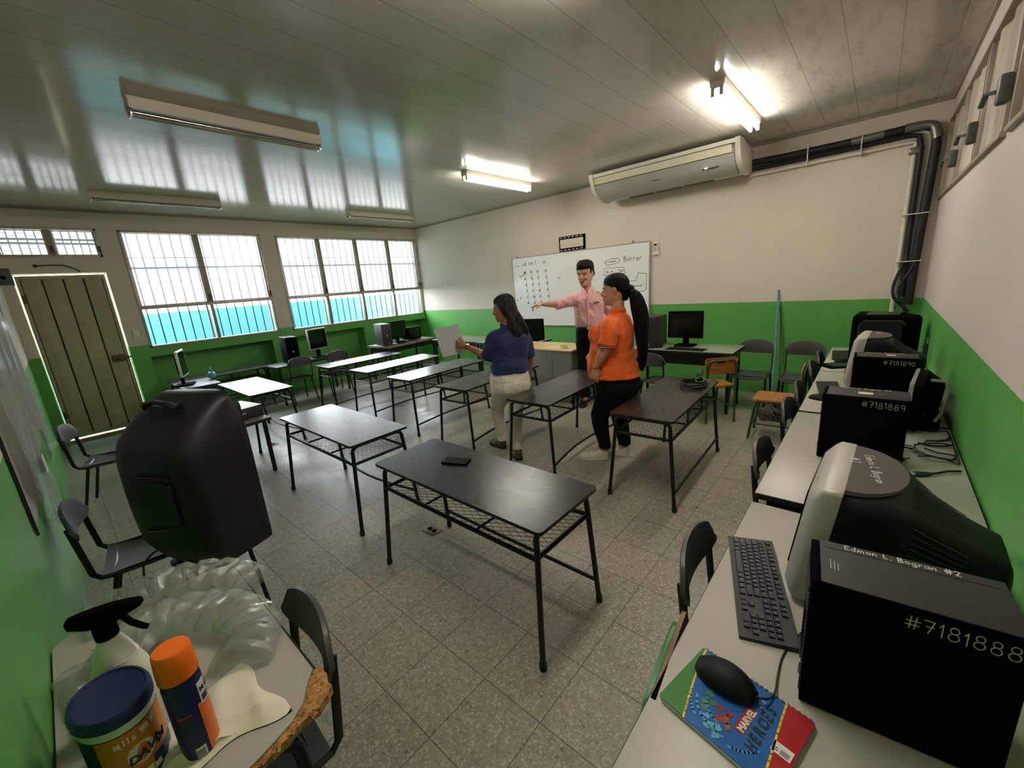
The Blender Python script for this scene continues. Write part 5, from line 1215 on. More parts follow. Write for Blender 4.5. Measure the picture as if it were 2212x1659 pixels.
# ================================================================ PEOPLE
def skinmat(name, col):
    n = N(name); c = n.mix(n.noise(n.coord(), 18, 4, .6, [(.3, 0.), (.7, 1.)]), col, tuple(x*.86 for x in col[:3])+(1,))
    return n.done(n.bsdf(c, .5, 0, None, Specular_IOR_Level=.35))
M['skin_a'] = skinmat('warm brown skin', C(172, 116, 86)); M['skin_b'] = skinmat('light brown skin', C(204, 150, 120)); M['skin_c'] = skinmat('tan skin', C(214, 164, 134))
def hairmat(name, a, b):
    n = N(name); c = n.mix(n.noise(n.coord('Object', (26, 26, 3)), 3, 5, .7, [(.42, 0.), (.72, 1.)]), a, b)
    return n.done(n.bsdf(c, .5, 0, n.noise(n.coord('Object', (60, 60, 4)), 5, 4), .8, .006, Specular_IOR_Level=.16))
M['hair_grey'] = hairmat('greying dark hair', C(20, 17, 17), C(72, 67, 64)); M['hair_black'] = hairmat('black hair', C(7, 6, 7), C(20, 18, 19)); M['hair_brown'] = hairmat('dark brown hair', C(22, 17, 15), C(44, 36, 32))
def cloth(name, col, rough=.75, var=.06):
    n = N(name); c = n.mix(n.noise(n.coord(), 14, 4, .6, [(.3, 0.), (.7, 1.)]), col, tuple(x*(1-var*2) for x in col[:3])+(1,))
    return n.done(n.bsdf(c, rough, 0, n.noise(n.coord('Object', (1, 1, 1.8)), 11, 3, .5), .55, .016, Sheen_Weight=.12))
M['navy'] = cloth('dark blue shirt cloth', C(26, 38, 88)); M['cream_denim'] = cloth('off white trousers', C(222, 215, 202)); M['orange'] = cloth('orange polo knit', C(250, 106, 30)); M['black_cloth'] = mat('black trousers', C(12, 12, 15), .85, Specular_IOR_Level=.15)
M['pink'] = cloth('pink shirt satin', C(240, 178, 180), .5); M['stripe'] = mat('dark red stripe', C(120, 30, 26), .7); M['white_shoe'] = mat('cream canvas shoe', C(222, 214, 196), .7); M['sole'] = mat('white rubber sole', C(224, 222, 214), .5)
M['boot'] = mat('olive brown shoe', C(78, 70, 52), .65, var=.3, vscale=40); M['black_shoe'] = mat('black leather shoe', C(18, 17, 17), .3); M['lip'] = mat('lips', C(140, 72, 62), .5); M['eye_white'] = mat('eye white', C(226, 220, 212), .3); M['iris'] = mat('dark iris', C(22, 14, 12), .2)
M['gold'] = mat('gold watch', C(200, 164, 100), .25, .9)

def limb(mb, pts, n=4, seg=14, ref=None):
    """pts: (x, y, z, ra, rb)"""
    c = cr(pts, n); mb.tube([p[:3] for p in c], [(max(.002, p[3]), max(.002, p[4])) for p in c], seg, ref=ref); return mb
def stack(mb, rows, n=4, seg=24, e=2.2):
    """rows: (z, cx, cy, rx, ry)"""
    c = cr(rows, n)
    mb.rings([[(cx+rx*math.copysign(abs(math.cos(t_))**(2/e), math.cos(t_)), cy_+ry*math.copysign(abs(math.sin(t_))**(2/e), math.sin(t_)), z) for t_ in [2*math.pi*j/seg for j in range(seg)]] for z, cx, cy_, rx, ry in c]); return mb
def fuse(name, mb, voxel, smooth, m, parent, disp=None, it_smooth=2):
    o = raw(name+'_tmp', mb, m, None, 0)
    r = o.modifiers.new('r', 'REMESH'); r.mode = 'VOXEL'; r.voxel_size = voxel
    s = o.modifiers.new('s', 'SMOOTH'); s.factor = .5; s.iterations = smooth
    dg = bpy.context.evaluated_depsgraph_get(); me = bpy.data.meshes.new_from_object(o.evaluated_get(dg)); bpy.data.objects.remove(o)
    me.name = name
    if disp:
        nr = [v.normal.copy() for v in me.vertices]
        for v, n_ in zip(me.vertices, nr): v.co += n_*disp(v.co, n_)
    me.materials.clear(); me.materials.append(M[m] if isinstance(m, str) else m)
    me.polygons.foreach_set('use_smooth', [True]*len(me.polygons))
    ob = bpy.data.objects.new(name, me); COL.objects.link(ob); ob.parent = parent; return ob
def nz(x, y, z): return noise.noise(Vector((x, y, z)))
HEAD = [(-.005, .034, .082, -.020), (.012, .046, .094, -.045), (.035, .057, .097, -.066), (.06, .064, .095, -.080), (.09, .0695, .093, -.092), (.12, .073, .090, -.098), (.15, .075, .094, -.100), (.18, .073, .088, -.098), (.205, .063, .070, -.082), (.222, .045, .046, -.058), (.232, .018, .018, -.028)]
def head(mb, mt, face=True):
    old = mb.m; mb.m = mt
    stack(mb, [(z, 0, (f+b)/2, w, (f-b)/2) for z, w, f, b in HEAD], 3, 24, 2.15)
    # nose, brow, chin, cheeks, lips, ears
    limb(mb, [(0, .088, .125, .006, .006), (0, .100, .105, .008, .008), (0, .112, .085, .011, .010), (0, .100, .078, .012, .007)], 3, 10)
    for s in (-1, 1):
        mb.ball((s*.011, .099, .080), (.008, .009, .007), 8, 6); mb.ball((s*.035, .072, .080), (.022, .022, .020), 10, 8)
        mb.tube([(s*.012, .090, .134), (s*.032, .086, .138), (s*.052, .070, .132)], [.006, .007, .005], 8)
        mb.tube([(s*.070, .004, .128), (s*.080, -.006, .130), (s*.084, -.014, .112), (s*.078, -.006, .088), (s*.070, .004, .082)], [(.006, .010), (.006, .012), (.006, .011), (.006, .008), (.004, .005)], 8)
        mb.ball((s*.073, -.002, .106), (.008, .014, .022), 8, 6)
    mb.ball((0, .092, .052), (.022, .010, .008), 10, 6); mb.ball((0, .090, .042), (.019, .010, .007), 10, 6); mb.ball((0, .080, .012), (.020, .016, .014), 10, 8)
    mb.m = old; return mb
def face_parts(parent, mt, brow='hair_black', lips=True, look=0.0, moustache=None):
    for s in (-1, 1):
        b = MB(); b.m = mt; b.ball((s*.031, .0752, .114), (.0125, .010, .0050), 12, 8); raw('eye', b, 'eye_white', parent)
        b = MB(); b.m = mt; b.ball((s*.031+look, .0826, .1137), (.0064, .004, .0052), 10, 6); raw('iris', b, 'iris', parent)
        b = MB(); b.m = mt; b.tube([(s*.016, .0925, .132), (s*.032, .0915, .138), (s*.052, .078, .131)], [(.0022, .0045), (.0022, .0045), (.0015, .003)], 6); raw('eyebrow', b, brow, parent)
        b = MB(); b.m = mt; b.tube([(s*.017, .0865, .116), (s*.031, .0895, .1205), (s*.046, .0805, .116)], .0015, 5); raw('eyelid', b, brow, parent)
    b = MB(); b.m = mt; b.tube([(-.022, .093, .047), (-.008, .1015, .050), (0, .1015, .049), (.008, .1015, .050), (.022, .093, .047)], [(.002, .003), (.003, .004), (.003, .004), (.003, .004), (.002, .003)], 6)
    b.tube([(-.018, .0935, .042), (0, .101, .040), (.018, .0935, .042)], [(.002, .003), (.004, .0045), (.002, .003)], 6); raw('lips', b, 'lip', parent)
    if moustache:
        b = MB(); b.m = mt; b.tube([(-.024, .0925, .054), (0, .1015, .061), (.024, .0925, .054)], [(.0012, .003), (.0012, .003), (.0012, .003)], 6); raw('moustache', b, moustache, parent)
def hand(mb, wrist, fdir, pdir, side, curl=(15, 25, 20), scale=1.0, spread=1.0, point=False):
    """wrist point, finger direction, palm normal direction (side the fingers curl to), side=+1 thumb along cross"""
    w = Vector(wrist); f = Vector(fdir).normalized(); p = Vector(pdir); p = (p-f*p.dot(f)).normalized(); s = f.cross(p)*side  # towards the thumb
    S = scale
    q = lambda a, b, c: w+f*a*S+s*b*S+p*c*S
    def T(pts, rr, seg=10, ref=None): mb.tube(pts, rr, seg, ref=ref)
    T([q(-.02, 0, 0), q(.012, .0, 0), q(.045, 0, 0), q(.080, -.002, 0), q(.092, -.002, .001)], [(.022*S, .026*S), (.018*S, .029*S), (.0155*S, .038*S), (.013*S, .040*S), (.009*S, .034*S)], 14, ref=p)
    for k, (off, L, r, cm) in enumerate(((.029, .072, .0088, .9), (.0095, .080, .0090, 1.0), (-.011, .074, .0086, 1.08), (-.030, .058, .0078, 1.2))):
        base = q(.078, off, 0); d = (f+s*(off*2.2*spread)).normalized(); a = 0; pos = base; pts = [q(.060, off*.9, 0), base]; rs = [r*.95*S, r*1.02*S]
        for j, fr in enumerate((.45, .30, .25)):
            cv = curl[j]*cm
            if point and k == 0: cv = curl[j]*.25
            a += R_(cv); dd = d*math.cos(a)+p*math.sin(a); mid = pos+dd*L*fr*S*.5; pos = pos+dd*L*fr*S
            pts += [mid, pos]; rs += [r*(.93-.07*j)*S, r*(.92-.09*j)*S]
        pts.append(pos+dd*.004*S); rs.append(r*.4*S); T(pts, rs, 8)
    b0 = q(.022, .022, .004); d1 = (f*.72+s*.62+p*.30).normalized(); d2 = (f*.92+s*.22+p*.34).normalized()
    T([q(.008, .010, .002), b0, b0+d1*.034*S, b0+d1*.040*S+d2*.024*S, b0+d1*.042*S+d2*.046*S, b0+d1*.042*S+d2*.051*S], [.014*S, .0145*S, .0115*S, .0100*S, .0085*S, .004*S], 10)
    return mb
def shoe(name, parent, loc, rz, L, m, sole, h=.075, sole_h=.022, heel_h=None, ankle=(.036, .045)):
    """heel at loc, toe towards +Y rotated by rz"""
    mb = MB().at(loc, rz=rz); n = 14; rr = []
    for k in range(n+1):
        v = k/n; y = -.01+L*v
        w_ = (.031+.018*math.sin(math.pi*min(1, (v-.1)/.95)) if v > .1 else .031)*(math.sin(math.pi*min(1, .5+(1-v)*3.2)/1.0)**.0) * (1 if v < .86 else max(.35, math.sqrt(max(0, 1-((v-.86)/.16)**2))))
        if v < .06: w_ *= .7+.3*v/.06
        top = sole_h+(h if v < .30 else h*(.42+.58*(1-min(1, (v-.30)/.42))**1.3) if v < .72 else h*.42*math.sqrt(max(.08, 1-((v-.72)/.30)**2)))
        rr.append([(w_*math.cos(R_(a)), y, sole_h*.7+(top-sole_h*.7)*max(0, math.sin(R_(a)))**.75) for a in (0, 15, 35, 60, 90, 120, 145, 165, 180)])
    mb.rings(rr); mb.tube([(0, .025, h*.6), (0, .022, h+.022)], [ankle, (ankle[0]*.95, ankle[1]*.92)], 14, ref=(1, 0, 0))
    o = fuse(name, mb, .006, 2, m, parent)
    s = MB().at(loc, rz=rz); pts = []
    for k in range(29):
        v = k/28; y = -.014+(L+.008)*(.5-.5*math.cos(math.pi*v)); vv = (y+.014)/(L+.008)
        w_ = .036+.015*math.sin(math.pi*max(0, min(1, (vv-.15)/.95))); end = math.sqrt(max(0, 1-max(0, (vv-.80)/.20)**2))*math.sqrt(max(0, 1-max(0, (.10-vv)/.10)**2)); pts.append((w_*end, y))
    outl = pts+[(-a, b) for a, b in pts[::-1][1:-1]]
    s.prism(outl, 0.0, sole_h); raw('sole', s, sole, o); return o

# ---------------------------------------------------------------- woman in dark blue shirt
P = thing('person', 'woman with long greying hair, dark blue shirt and white trousers holding up a paper', 'person', (-2.595, 2.80, 0), 61.9, 'people standing')
HM = Matrix.Translation((.048, -.012, 1.312)) @ Matrix.Rotation(R_(56), 4, 'Z') @ Matrix.Rotation(R_(-7), 4, 'X')
Lsh, Lel, Lwr, Lha = (-.095, -.02, 1.225), (-.15, .03, .985), (-.305, .250, 1.088), (-.355, .325, 1.118)
Rsh, Rel, Rwr = (.225, .0, 1.215), (.262, .0, .955), (.268, .07, .735)
bd = MB(); head(bd, HM)
limb(bd, [(.055, -.035, 1.20, .062, .055), (.052, -.03, 1.27, .052, .050), (.048, -.02, 1.34, .050, .052)])
stack(bd, [(.60, .03, -.02, .14, .11), (.72, .03, -.02, .17, .13), (.85, .035, -.015, .15, .105), (1.0, .05, -.01, .15, .105), (1.15, .065, -.012, .165, .11), (1.215, .065, -.012, .14, .08), (1.235, .06, -.015, .08, .06)])
limb(bd, [(-.06, -.02, 1.19, .05, .05), Lsh[:2]+(1.18, .046, .046), (-.13, .0, 1.08, .044, .042), Lel+(.038, .037), (-.21, .12, 1.03, .039, .037), (-.265, .195, 1.065, .031, .027), Lwr+(.024, .020)])
limb(bd, [(.18, 0, 1.18, .05, .05), (.222, 0, 1.15, .046, .044), (.25, 0, 1.05, .042, .042), Rel+(.036, .036), (.27, .03, .86, .036, .034), Rwr+(.023, .021)])
hand(bd, Lwr, (-.72, .55, .22), (.45, .72, -.1), -1, (34, 40, 20), .98, .5)
hand(bd, Rwr, (.0, .14, -1), (-1, .2, 0), -1, (18, 22, 18), .95)
for s, hx, kn, an in ((-1, -.055, (-.075, .13, .44), (-.03, .165, .09)), (1, .115, (.07, -.01, .44), (-.005, -.165, .09))):
    limb(bd, [(hx, -.02, .72, .085, .09), (hx*.9, .02, .60, .065, .07), kn+(.042, .045), (kn[0]*.6+an[0]*.4, kn[1]*.5+an[1]*.5, .28, .036, .038), an+(.032, .034), (an[0], an[1]+.05, .04, .034, .04)])
body = fuse('body', bd, .0052, 2, 'skin_a', P)
face_parts(P, HM, 'hair_black')
sh = MB()
stack(sh, [(.835, .038, -.018, .192, .154), (.90, .038, -.018, .186, .148), (.97, .045, -.016, .178, .136), (1.06, .055, -.014, .188, .138), (1.14, .063, -.014, .196, .134), (1.19, .065, -.016, .180, .115), (1.225, .065, -.018, .135, .088), (1.25, .06, -.02, .085, .068)], 4, 28, 2.3)
limb(sh, [(-.02, -.02, 1.17, .07, .07), (-.088, -.015, 1.165, .070, .068), (-.122, .0, 1.10, .066, .066), (-.142, .015, 1.03, .064, .062), (-.158, .05, .985, .066, .060)])
limb(sh, [(.14, 0, 1.17, .07, .07), (.212, 0, 1.155, .068, .068), (.238, 0, 1.08, .063, .064), (.254, 0, 1.00, .060, .062), (.258, .0, .945, .060, .060)])
sh.tube([(.055+.066*math.cos(a_), -.02+.060*math.sin(a_), 1.262+.012*math.sin(a_)) for a_ in [2*math.pi*k/20 for k in range(20)]], [(.026, .009)]*20, 8, close=True, ref=(0, 0, 1))
def wr1(c, n_): return .009*nz(c.x*9, c.y*9, c.z*16)+.0045*nz(c.x*7+c.z*14, c.y*6+3, c.z*10-c.x*16)+.003*nz(c.x*30, c.y*30, c.z*30)
fuse('shirt', sh, .0075, 3, 'navy', P, wr1)
tr = MB()
stack(tr, [(.60, .03, -.015, .155, .13), (.66, .03, -.02, .188, .165), (.72, .032, -.022, .196, .172), (.78, .034, -.018, .190, .158), (.845, .037, -.016, .174, .138), (.872, .038, -.016, .168, .133)], 4, 28, 2.3)
tr.ball((-.045, -.115, .70), (.085, .075, .09)); tr.ball((.115, -.115, .70), (.085, .075, .09))
limb(tr, [(-.055, -.01, .70, .100, .110), (-.062, .02, .60, .094, .100), (-.070, .075, .52, .078, .082), (-.075, .125, .44, .068, .070), (-.062, .15, .32, .062, .064), (-.042, .165, .20, .055, .056), (-.032, .172, .085, .052, .054)], 4, 18)
limb(tr, [(.118, -.02, .70, .100, .110), (.108, -.025, .60, .096, .102), (.09, -.02, .52, .080, .084), (.072, -.015, .44, .070, .072), (.045, -.06, .32, .063, .065), (.018, -.12, .20, .056, .058), (-.002, -.155, .085, .053, .055)], 4, 18)
def wr2(c, n_): return .004*nz(c.x*10, c.y*10, c.z*22)+.003*nz(c.x*22, c.y*22, c.z*40)*(1 if (c.z > .66 or abs(c.z-.44) < .12 or c.z < .2) else .4)
trs = fuse('trousers', tr, .0075, 3, 'cream_denim', P, wr2)
bk = MB()
for x in (-.055, .125): bk.ribbon([(x-.045, -.196, .775), (x-.045, -.214, .70), (x, -.222, .675), (x+.045, -.214, .70), (x+.045, -.196, .775), (x-.045, -.196, .775)], .0022, .0015)
raw('pocket_seam', bk, 'laminate', trs, 0)
hr = MB(); hr.m = HM
stack(hr, [(.10, 0, -.035, .078, .074), (.13, 0, -.026, .082, .086), (.16, 0, -.016, .084, .098), (.19, 0, -.010, .080, .097), (.215, 0, -.008, .068, .083), (.236, 0, -.010, .048, .058), (.247, 0, -.012, .018, .025)], 3, 22)
limb(hr, [(0, -.035, .17, .078, .075), (0, -.060, .10, .078, .064), (.004, -.075, .02, .082, .055), (.010, -.085, -.06, .088, .05), (.024, -.095, -.13, .086, .044), (.045, -.105, -.19, .062, .034), (.060, -.11, -.235, .03, .018)], 4, 18, ref=(1, 0, 0))
for s in (-1, 1): limb(hr, [(s*.045, .050, .215, .02, .03), (s*.070, .020, .17, .018, .034), (s*.080, -.018, .11, .016, .034), (s*.080, -.045, .04, .018, .034), (s*.078, -.062, -.04, .022, .036), (s*.066, -.075, -.12, .028, .032), (s*.055, -.09, -.17, .018, .018)], 4, 12, ref=(1, 0, 0))
hr.m = Matrix.Identity(4)
limb(hr, [(.09, -.06, 1.40, .05, .05), (.14, -.085, 1.30, .052, .045), (.185, -.095, 1.215, .045, .035), (.20, -.10, 1.155, .02, .015)], 4, 14); limb(hr, [(.06, -.09, 1.32, .05, .04), (.10, -.115, 1.20, .05, .035), (.12, -.125, 1.11, .02, .015)], 4, 14)
hmi = HM.inverted()
def hd1(c, n_):
    q = hmi @ c; return .005*nz(q.x*34, q.y*34, q.z*5)+.006*nz(q.x*14, q.y*14, q.z*7)
fuse('hair', hr, .006, 2, 'hair_grey', P, hd1)
for nm, lc, rz in (('left', (-.035, .135, 0), 16), ('right', (-.004, -.215, 0), -8)): shoe('shoe', P, lc, rz, .245, 'boot', 'rubber', .07, .024)
wt = MB(); d_ = (Vector(Lha)-Vector(Lwr)).normalized(); wc = Vector(Lwr)-d_*.03
wt.tube([wc-d_*.006, wc+d_*.006], [(.0255, .0255)]*2, 16); raw('watch_strap', wt, 'black_shoe', P)
cdir = (Vector((1.9, -2.0, .5))).normalized(); cdir = (Vector((.45, -.80, .25))).normalized(); cdir = (cdir-d_*cdir.dot(d_)).normalized()
wt = MB(); wt.tube([wc+cdir*.022, wc+cdir*.031], [.0165, .0165], 18); raw('watch_case', wt, 'gold', P); wt = MB(); wt.tube([wc+cdir*.031, wc+cdir*.032], [.0135, .0135], 18); raw('watch_dial', wt, 'ac_cream', P)
# paper she holds (a thing of its own)
a_ = R_(61.9); pw = lambda R__, F__, Z__: Vector((-2.595+R__*math.cos(a_)-F__*math.sin(a_), 2.80+R__*math.sin(a_)+F__*math.cos(a_), Z__))
c4 = [pw(-.563, .430, 1.262), pw(-.329, .348, 1.296), pw(-.270, .327, 1.014), pw(-.503, .409, .979)]
nn_ = (c4[1]-c4[0]).cross(c4[3]-c4[0]).normalized(); pm = MB(); n = 10
g = [[[pm._v(((c4[0]*(1-u/n)+c4[1]*(u/n))*(1-v/n)+(c4[3]*(1-u/n)+c4[2]*(u/n))*(v/n))+nn_*(.010*math.sin(math.pi*v/n)+.006*math.sin(math.pi*u/n)-lay*.0008)) for v in range(n+1)] for u in range(n+1)] for lay in (0, 1)]
for u in range(n):
    for v in range(n): pm.bm.faces.new((g[0][u][v], g[0][u+1][v], g[0][u+1][v+1], g[0][u][v+1])); pm.bm.faces.new((g[1][u][v], g[1][u][v+1], g[1][u+1][v+1], g[1][u+1][v]))
bmesh.ops.holes_fill(pm.bm, edges=[e for e in pm.bm.edges if e.is_boundary], sides=0)
M['print_paper'] = mat('faintly printed paper', C(206, 208, 210), .8, var=.05, vscale=40)
setp(raw('paper_page', pm, 'print_paper', None, 60), 'white paper held up in the left hand of the woman in dark blue', 'paper')

# ---------------------------------------------------------------- woman in orange polo
P = thing('person', 'woman with a long black ponytail in an orange polo shirt and black trousers', 'person', (-1.74, 3.20, 0), 97, 'people standing')
HM = Matrix.Translation((.03, -.088, 1.405)) @ Matrix.Rotation(R_(12), 4, 'Z') @ Matrix.Rotation(R_(-3), 4, 'X') @ Matrix.Scale(1.06, 4)
bd = MB(); head(bd, HM)
limb(bd, [(.02, -.10, 1.29, .072, .066), (.025, -.10, 1.36, .056, .056), (.03, -.10, 1.44, .052, .054)])
stack(bd, [(.60, .0, -.09, .15, .13), (.74, .0, -.09, .18, .16), (.90, .0, -.05, .18, .17), (1.05, .0, -.05, .17, .15), (1.22, .0, -.07, .17, .12), (1.29, .0, -.09, .14, .08), (1.32, .01, -.10, .08, .06)])
limb(bd, [(-.12, -.10, 1.26, .055, .055), (-.185, -.115, 1.24, .056, .054), (-.225, -.11, 1.14, .054, .052), (-.245, -.095, 1.075, .047, .046), (-.252, -.06, 1.01, .045, .043), (-.25, -.02, .93, .030, .027), (-.25, -.012, .905, .026, .024)])
limb(bd, [(.12, -.09, 1.26, .055, .055), (.185, -.09, 1.24, .056, .054), (.235, -.07, 1.12, .052, .050), (.25, -.04, 1.03, .045, .044), (.235, .04, .98, .043, .040), (.19, .13, .96, .028, .026)])
hand(bd, (-.25, -.006, .895), (.02, .20, -1), (1, .25, 0), 1, (22, 30, 22), 1.0)
hand(bd, (.185, .14, .958), (-.6, .8, -.1), (0, -.2, -1), -1, (25, 30, 20), .98)
limb(bd, [(-.09, -.06, .72, .10, .11), (-.10, -.02, .58, .085, .09), (-.095, .035, .44, .065, .068), (-.07, .03, .28, .055, .058), (-.045, .02, .10, .036, .040), (-.06, .07, .04, .035, .04)])
limb(bd, [(.09, -.08, .72, .10, .11), (.10, -.07, .58, .085, .09), (.105, -.06, .44, .065, .068), (.105, -.09, .28, .055, .058), (.10, -.115, .10, .036, .040), (.105, -.06, .04, .035, .04)])
fuse('body', bd, .0055, 2, 'skin_b', P); face_parts(P, HM, 'hair_black')
sh = MB()
stack(sh, [(.795, .0, -.075, .232, .224), (.86, .0, -.06, .226, .216), (.93, .0, -.045, .214, .205), (1.0, .0, -.05, .206, .188), (1.08, .0, -.055, .202, .178), (1.16, .0, -.062, .202, .178), (1.22, .0, -.075, .198, .158), (1.275, .0, -.09, .165, .115), (1.31, .01, -.097, .115, .085), (1.335, .015, -.10, .078, .072)], 4, 30, 2.2)
sh.ball((-.085, .055, 1.16), (.085, .065, .085)); sh.ball((.085, .055, 1.16), (.085, .065, .085)); sh.ball((0, .04, .93), (.17, .105, .12))
for s in (-1, 1): limb(sh, [(s*.11, -.095, 1.245, .085, .08), (s*.180, -.11, 1.235, .084, .080), (s*.215, -.11, 1.17, .078, .076), (s*.235, -.10, 1.10, .074, .072), (s*.240, -.097, 1.085, .074, .072)] if s < 0 else [(.11, -.09, 1.245, .085, .08), (.180, -.09, 1.235, .084, .080), (.218, -.08, 1.16, .078, .076), (.24, -.065, 1.09, .074, .072)])
def wr3(c, n_): return .007*nz(c.x*8, c.y*8-c.z*6, c.z*14)+.0045*nz(c.x*5, c.y*9+c.z*20, c.z*7)*(1 if c.z < 1.15 else .4)
shirt = fuse('polo_shirt', sh, .0078, 3, 'orange', P, wr3)
raw('collar', MB().tube([(.018+.070*math.cos(t_), -.10+.066*math.sin(t_), 1.345+.016*math.cos(t_+2.2)) for t_ in [2*math.pi*k/22 for k in range(22)]], [(.024, .006)]*22, 8, close=True, ref=(0, 0, 1)), 'orange', shirt)
for z, m_, r_ in ((1.094, 'stripe', .0035), (1.086, 'white_shoe', .0022), (1.079, 'stripe', .0035)):
    raw('sleeve_band', MB().tube([(-.239+.0775*math.cos(t_)*1.0, -.099+.0755*math.sin(t_), z+.010*math.sin(t_)*0-.006*math.cos(t_)) for t_ in [2*math.pi*k/26 for k in range(26)]], r_, 6, close=True), m_, shirt)
tr = MB()
stack(tr, [(.56, .0, -.08, .17, .14), (.62, .0, -.09, .205, .175), (.70, .0, -.10, .220, .195), (.77, .0, -.09, .208, .186), (.83, .0, -.075, .19, .17), (.88, .0, -.06, .17, .15)], 4, 28, 2.2)
tr.ball((-.09, -.185, .70), (.10, .10, .10)); tr.ball((.09, -.185, .70), (.10, .10, .10))
limb(tr, [(-.095, -.07, .70, .120, .135), (-.105, -.045, .60, .112, .120), (-.105, .0, .50, .090, .095), (-.095, .035, .42, .078, .080), (-.075, .03, .28, .066, .068), (-.05, .018, .17, .056, .058), (-.045, .015, .105, .054, .056)], 4, 18)
limb(tr, [(.095, -.10, .70, .120, .135), (.105, -.09, .60, .112, .120), (.108, -.075, .50, .092, .098), (.108, -.07, .42, .078, .082), (.105, -.09, .28, .066, .070), (.10, -.115, .17, .058, .060), (.10, -.12, .105, .056, .058)], 4, 18)
fuse('trousers', tr, .0085, 3, 'black_cloth', P, lambda c, n_: .004*nz(c.x*9, c.y*9, c.z*16))
hr = MB(); hr.m = HM
stack(hr, [(.10, 0, -.048, .074, .060), (.13, 0, -.024, .0785, .084), (.16, 0, -.012, .0805, .100), (.19, 0, -.010, .077, .096), (.213, 0, -.008, .066, .082), (.232, 0, -.010, .044, .055), (.240, 0, -.012, .018, .025)], 3, 22)
hr.ball((0, -.055, .11), (.068, .058, .066)); hr.ball((0, -.066, .065), (.052, .040, .05)); hr.ball((0, -.112, .105), (.036, .036, .036))
hmi2 = HM.inverted(); fuse('hair', hr, .006, 2, 'hair_black', P, lambda c, n_: .0025*nz((hmi2 @ c).x*40, (hmi2 @ c).y*12, (hmi2 @ c).z*40))
tl = MB(); limb(tl, [(.03, -.205, 1.505, .030, .030), (.035, -.245, 1.46, .052, .042), (.04, -.275, 1.36, .062, .046), (.045, -.29, 1.24, .060, .045), (.05, -.300, 1.10, .054, .042), (.055, -.305, .98, .044, .036), (.058, -.300, .88, .028, .022), (.06, -.295, .83, .010, .008)], 5, 18)
fuse('ponytail', tl, .006, 2, 'hair_black', P, lambda c, n_: .010*nz(c.x*40, c.y*40, c.z*5)+.010*nz(c.x*9, c.y*9, c.z*8))
raw('hair_tie', MB().tube([(.03+.030*math.cos(t_), -.212+.012*math.sin(t_)*.5, 1.505+.030*math.sin(t_)) for t_ in [2*math.pi*k/16 for k in range(16)]], .008, 8, close=True), 'black_cloth', P)
raw('bracelet', MB().tube([(-.25+.031*math.cos(t_), -.014+.029*math.sin(t_), .912) for t_ in [2*math.pi*k/18 for k in range(18)]], .0025, 6, close=True), 'gold', P)
s1 = shoe('shoe', P, (-.035, .0, 0), 26, .255, 'white_shoe', 'sole', .062, .030); s2 = shoe('shoe', P, (.10, -.145, 0), -2, .25, 'white_shoe', 'sole', .062, .030)
for s_, lc, rz in ((s1, (-.035, .0, 0), 26), (s2, (.10, -.145, 0), -2)):
    lm = MB().at(lc, rz=rz)
    for k in range(4): lm.tube([(-.024, .105+k*.022, .074-k*.008), (0, .108+k*.022, .083-k*.009), (.024, .105+k*.022, .074-k*.008)], .0022, 5)
    raw('laces', lm, 'sole', s_)

# ---------------------------------------------------------------- man in pink shirt
P = thing('person', 'young man in a pink shirt pointing with his outstretched arm before the whiteboard', 'person', (-2.70, 4.62, 0), -150.1, 'people standing')
HM = Matrix.Translation((.062, -.02, 1.548)) @ Matrix.Rotation(R_(-24), 4, 'Z') @ Matrix.Rotation(R_(-5), 4, 'X') @ Matrix.Scale(1.19, 4)
bd = MB(); head(bd, HM)
limb(bd, [(.045, -.03, 1.44, .066, .060), (.052, -.03, 1.52, .060, .058), (.060, -.025, 1.60, .058, .060)])
stack(bd, [(.80, .03, -.02, .15, .11), (.95, .035, -.01, .15, .11), (1.05, .045, -.01, .13, .10), (1.2, .04, -.01, .15, .105), (1.38, .03, -.015, .17, .11), (1.45, .035, -.02, .14, .08), (1.475, .045, -.025, .08, .06)])
limb(bd, [(.13, -.01, 1.40, .052, .052), (.20, .01, 1.40, .050, .050), (.31, .06, 1.365, .046, .046), (.415, .11, 1.345, .040, .038), (.48, .15, 1.350, .041, .037), (.545, .19, 1.358, .033, .029), (.605, .225, 1.366, .025, .021)])
limb(bd, [(-.09, -.02, 1.40, .052, .052), (-.155, -.02, 1.37, .050, .050), (-.21, -.03, 1.24, .046, .045), (-.235, -.03, 1.13, .040, .039), (-.235, .03, 1.03, .039, .036), (-.215, .10, .92, .025, .022)])
hand(bd, (.605, .225, 1.366), (.82, .42, -.10), (0, .1, -1), 1, (28, 34, 22), 1.12, 1.0, True)
hand(bd, (-.212, .11, .90), (.05, .25, -1), (1, 0, 0), -1, (20, 25, 20), 1.05)
for s, x0, an in ((1, .125, (.12, .03, .10)), (-1, -.055, (-.06, -.02, .10))):
    limb(bd, [(x0, -.02, .86, .085, .09), (x0, -.0, .70, .075, .08), (x0, .02, .52, .058, .06), (x0, .0, .32, .052, .055), an+(.036, .04), (an[0], an[1]+.06, .05, .036, .04)])
fuse('body', bd, .0058, 2, 'skin_c', P); face_parts(P, HM, 'hair_brown', look=.003, moustache='hair_brown')
sh = MB()
stack(sh, [(1.03, .045, -.005, .168, .128), (1.07, .045, -.003, .180, .142), (1.14, .043, -.005, .182, .140), (1.22, .040, -.008, .184, .136), (1.30, .036, -.010, .192, .136), (1.37, .033, -.014, .196, .128), (1.42, .034, -.018, .172, .108), (1.455, .040, -.022, .120, .084), (1.485, .048, -.026, .078, .066)], 4, 28, 2.3)
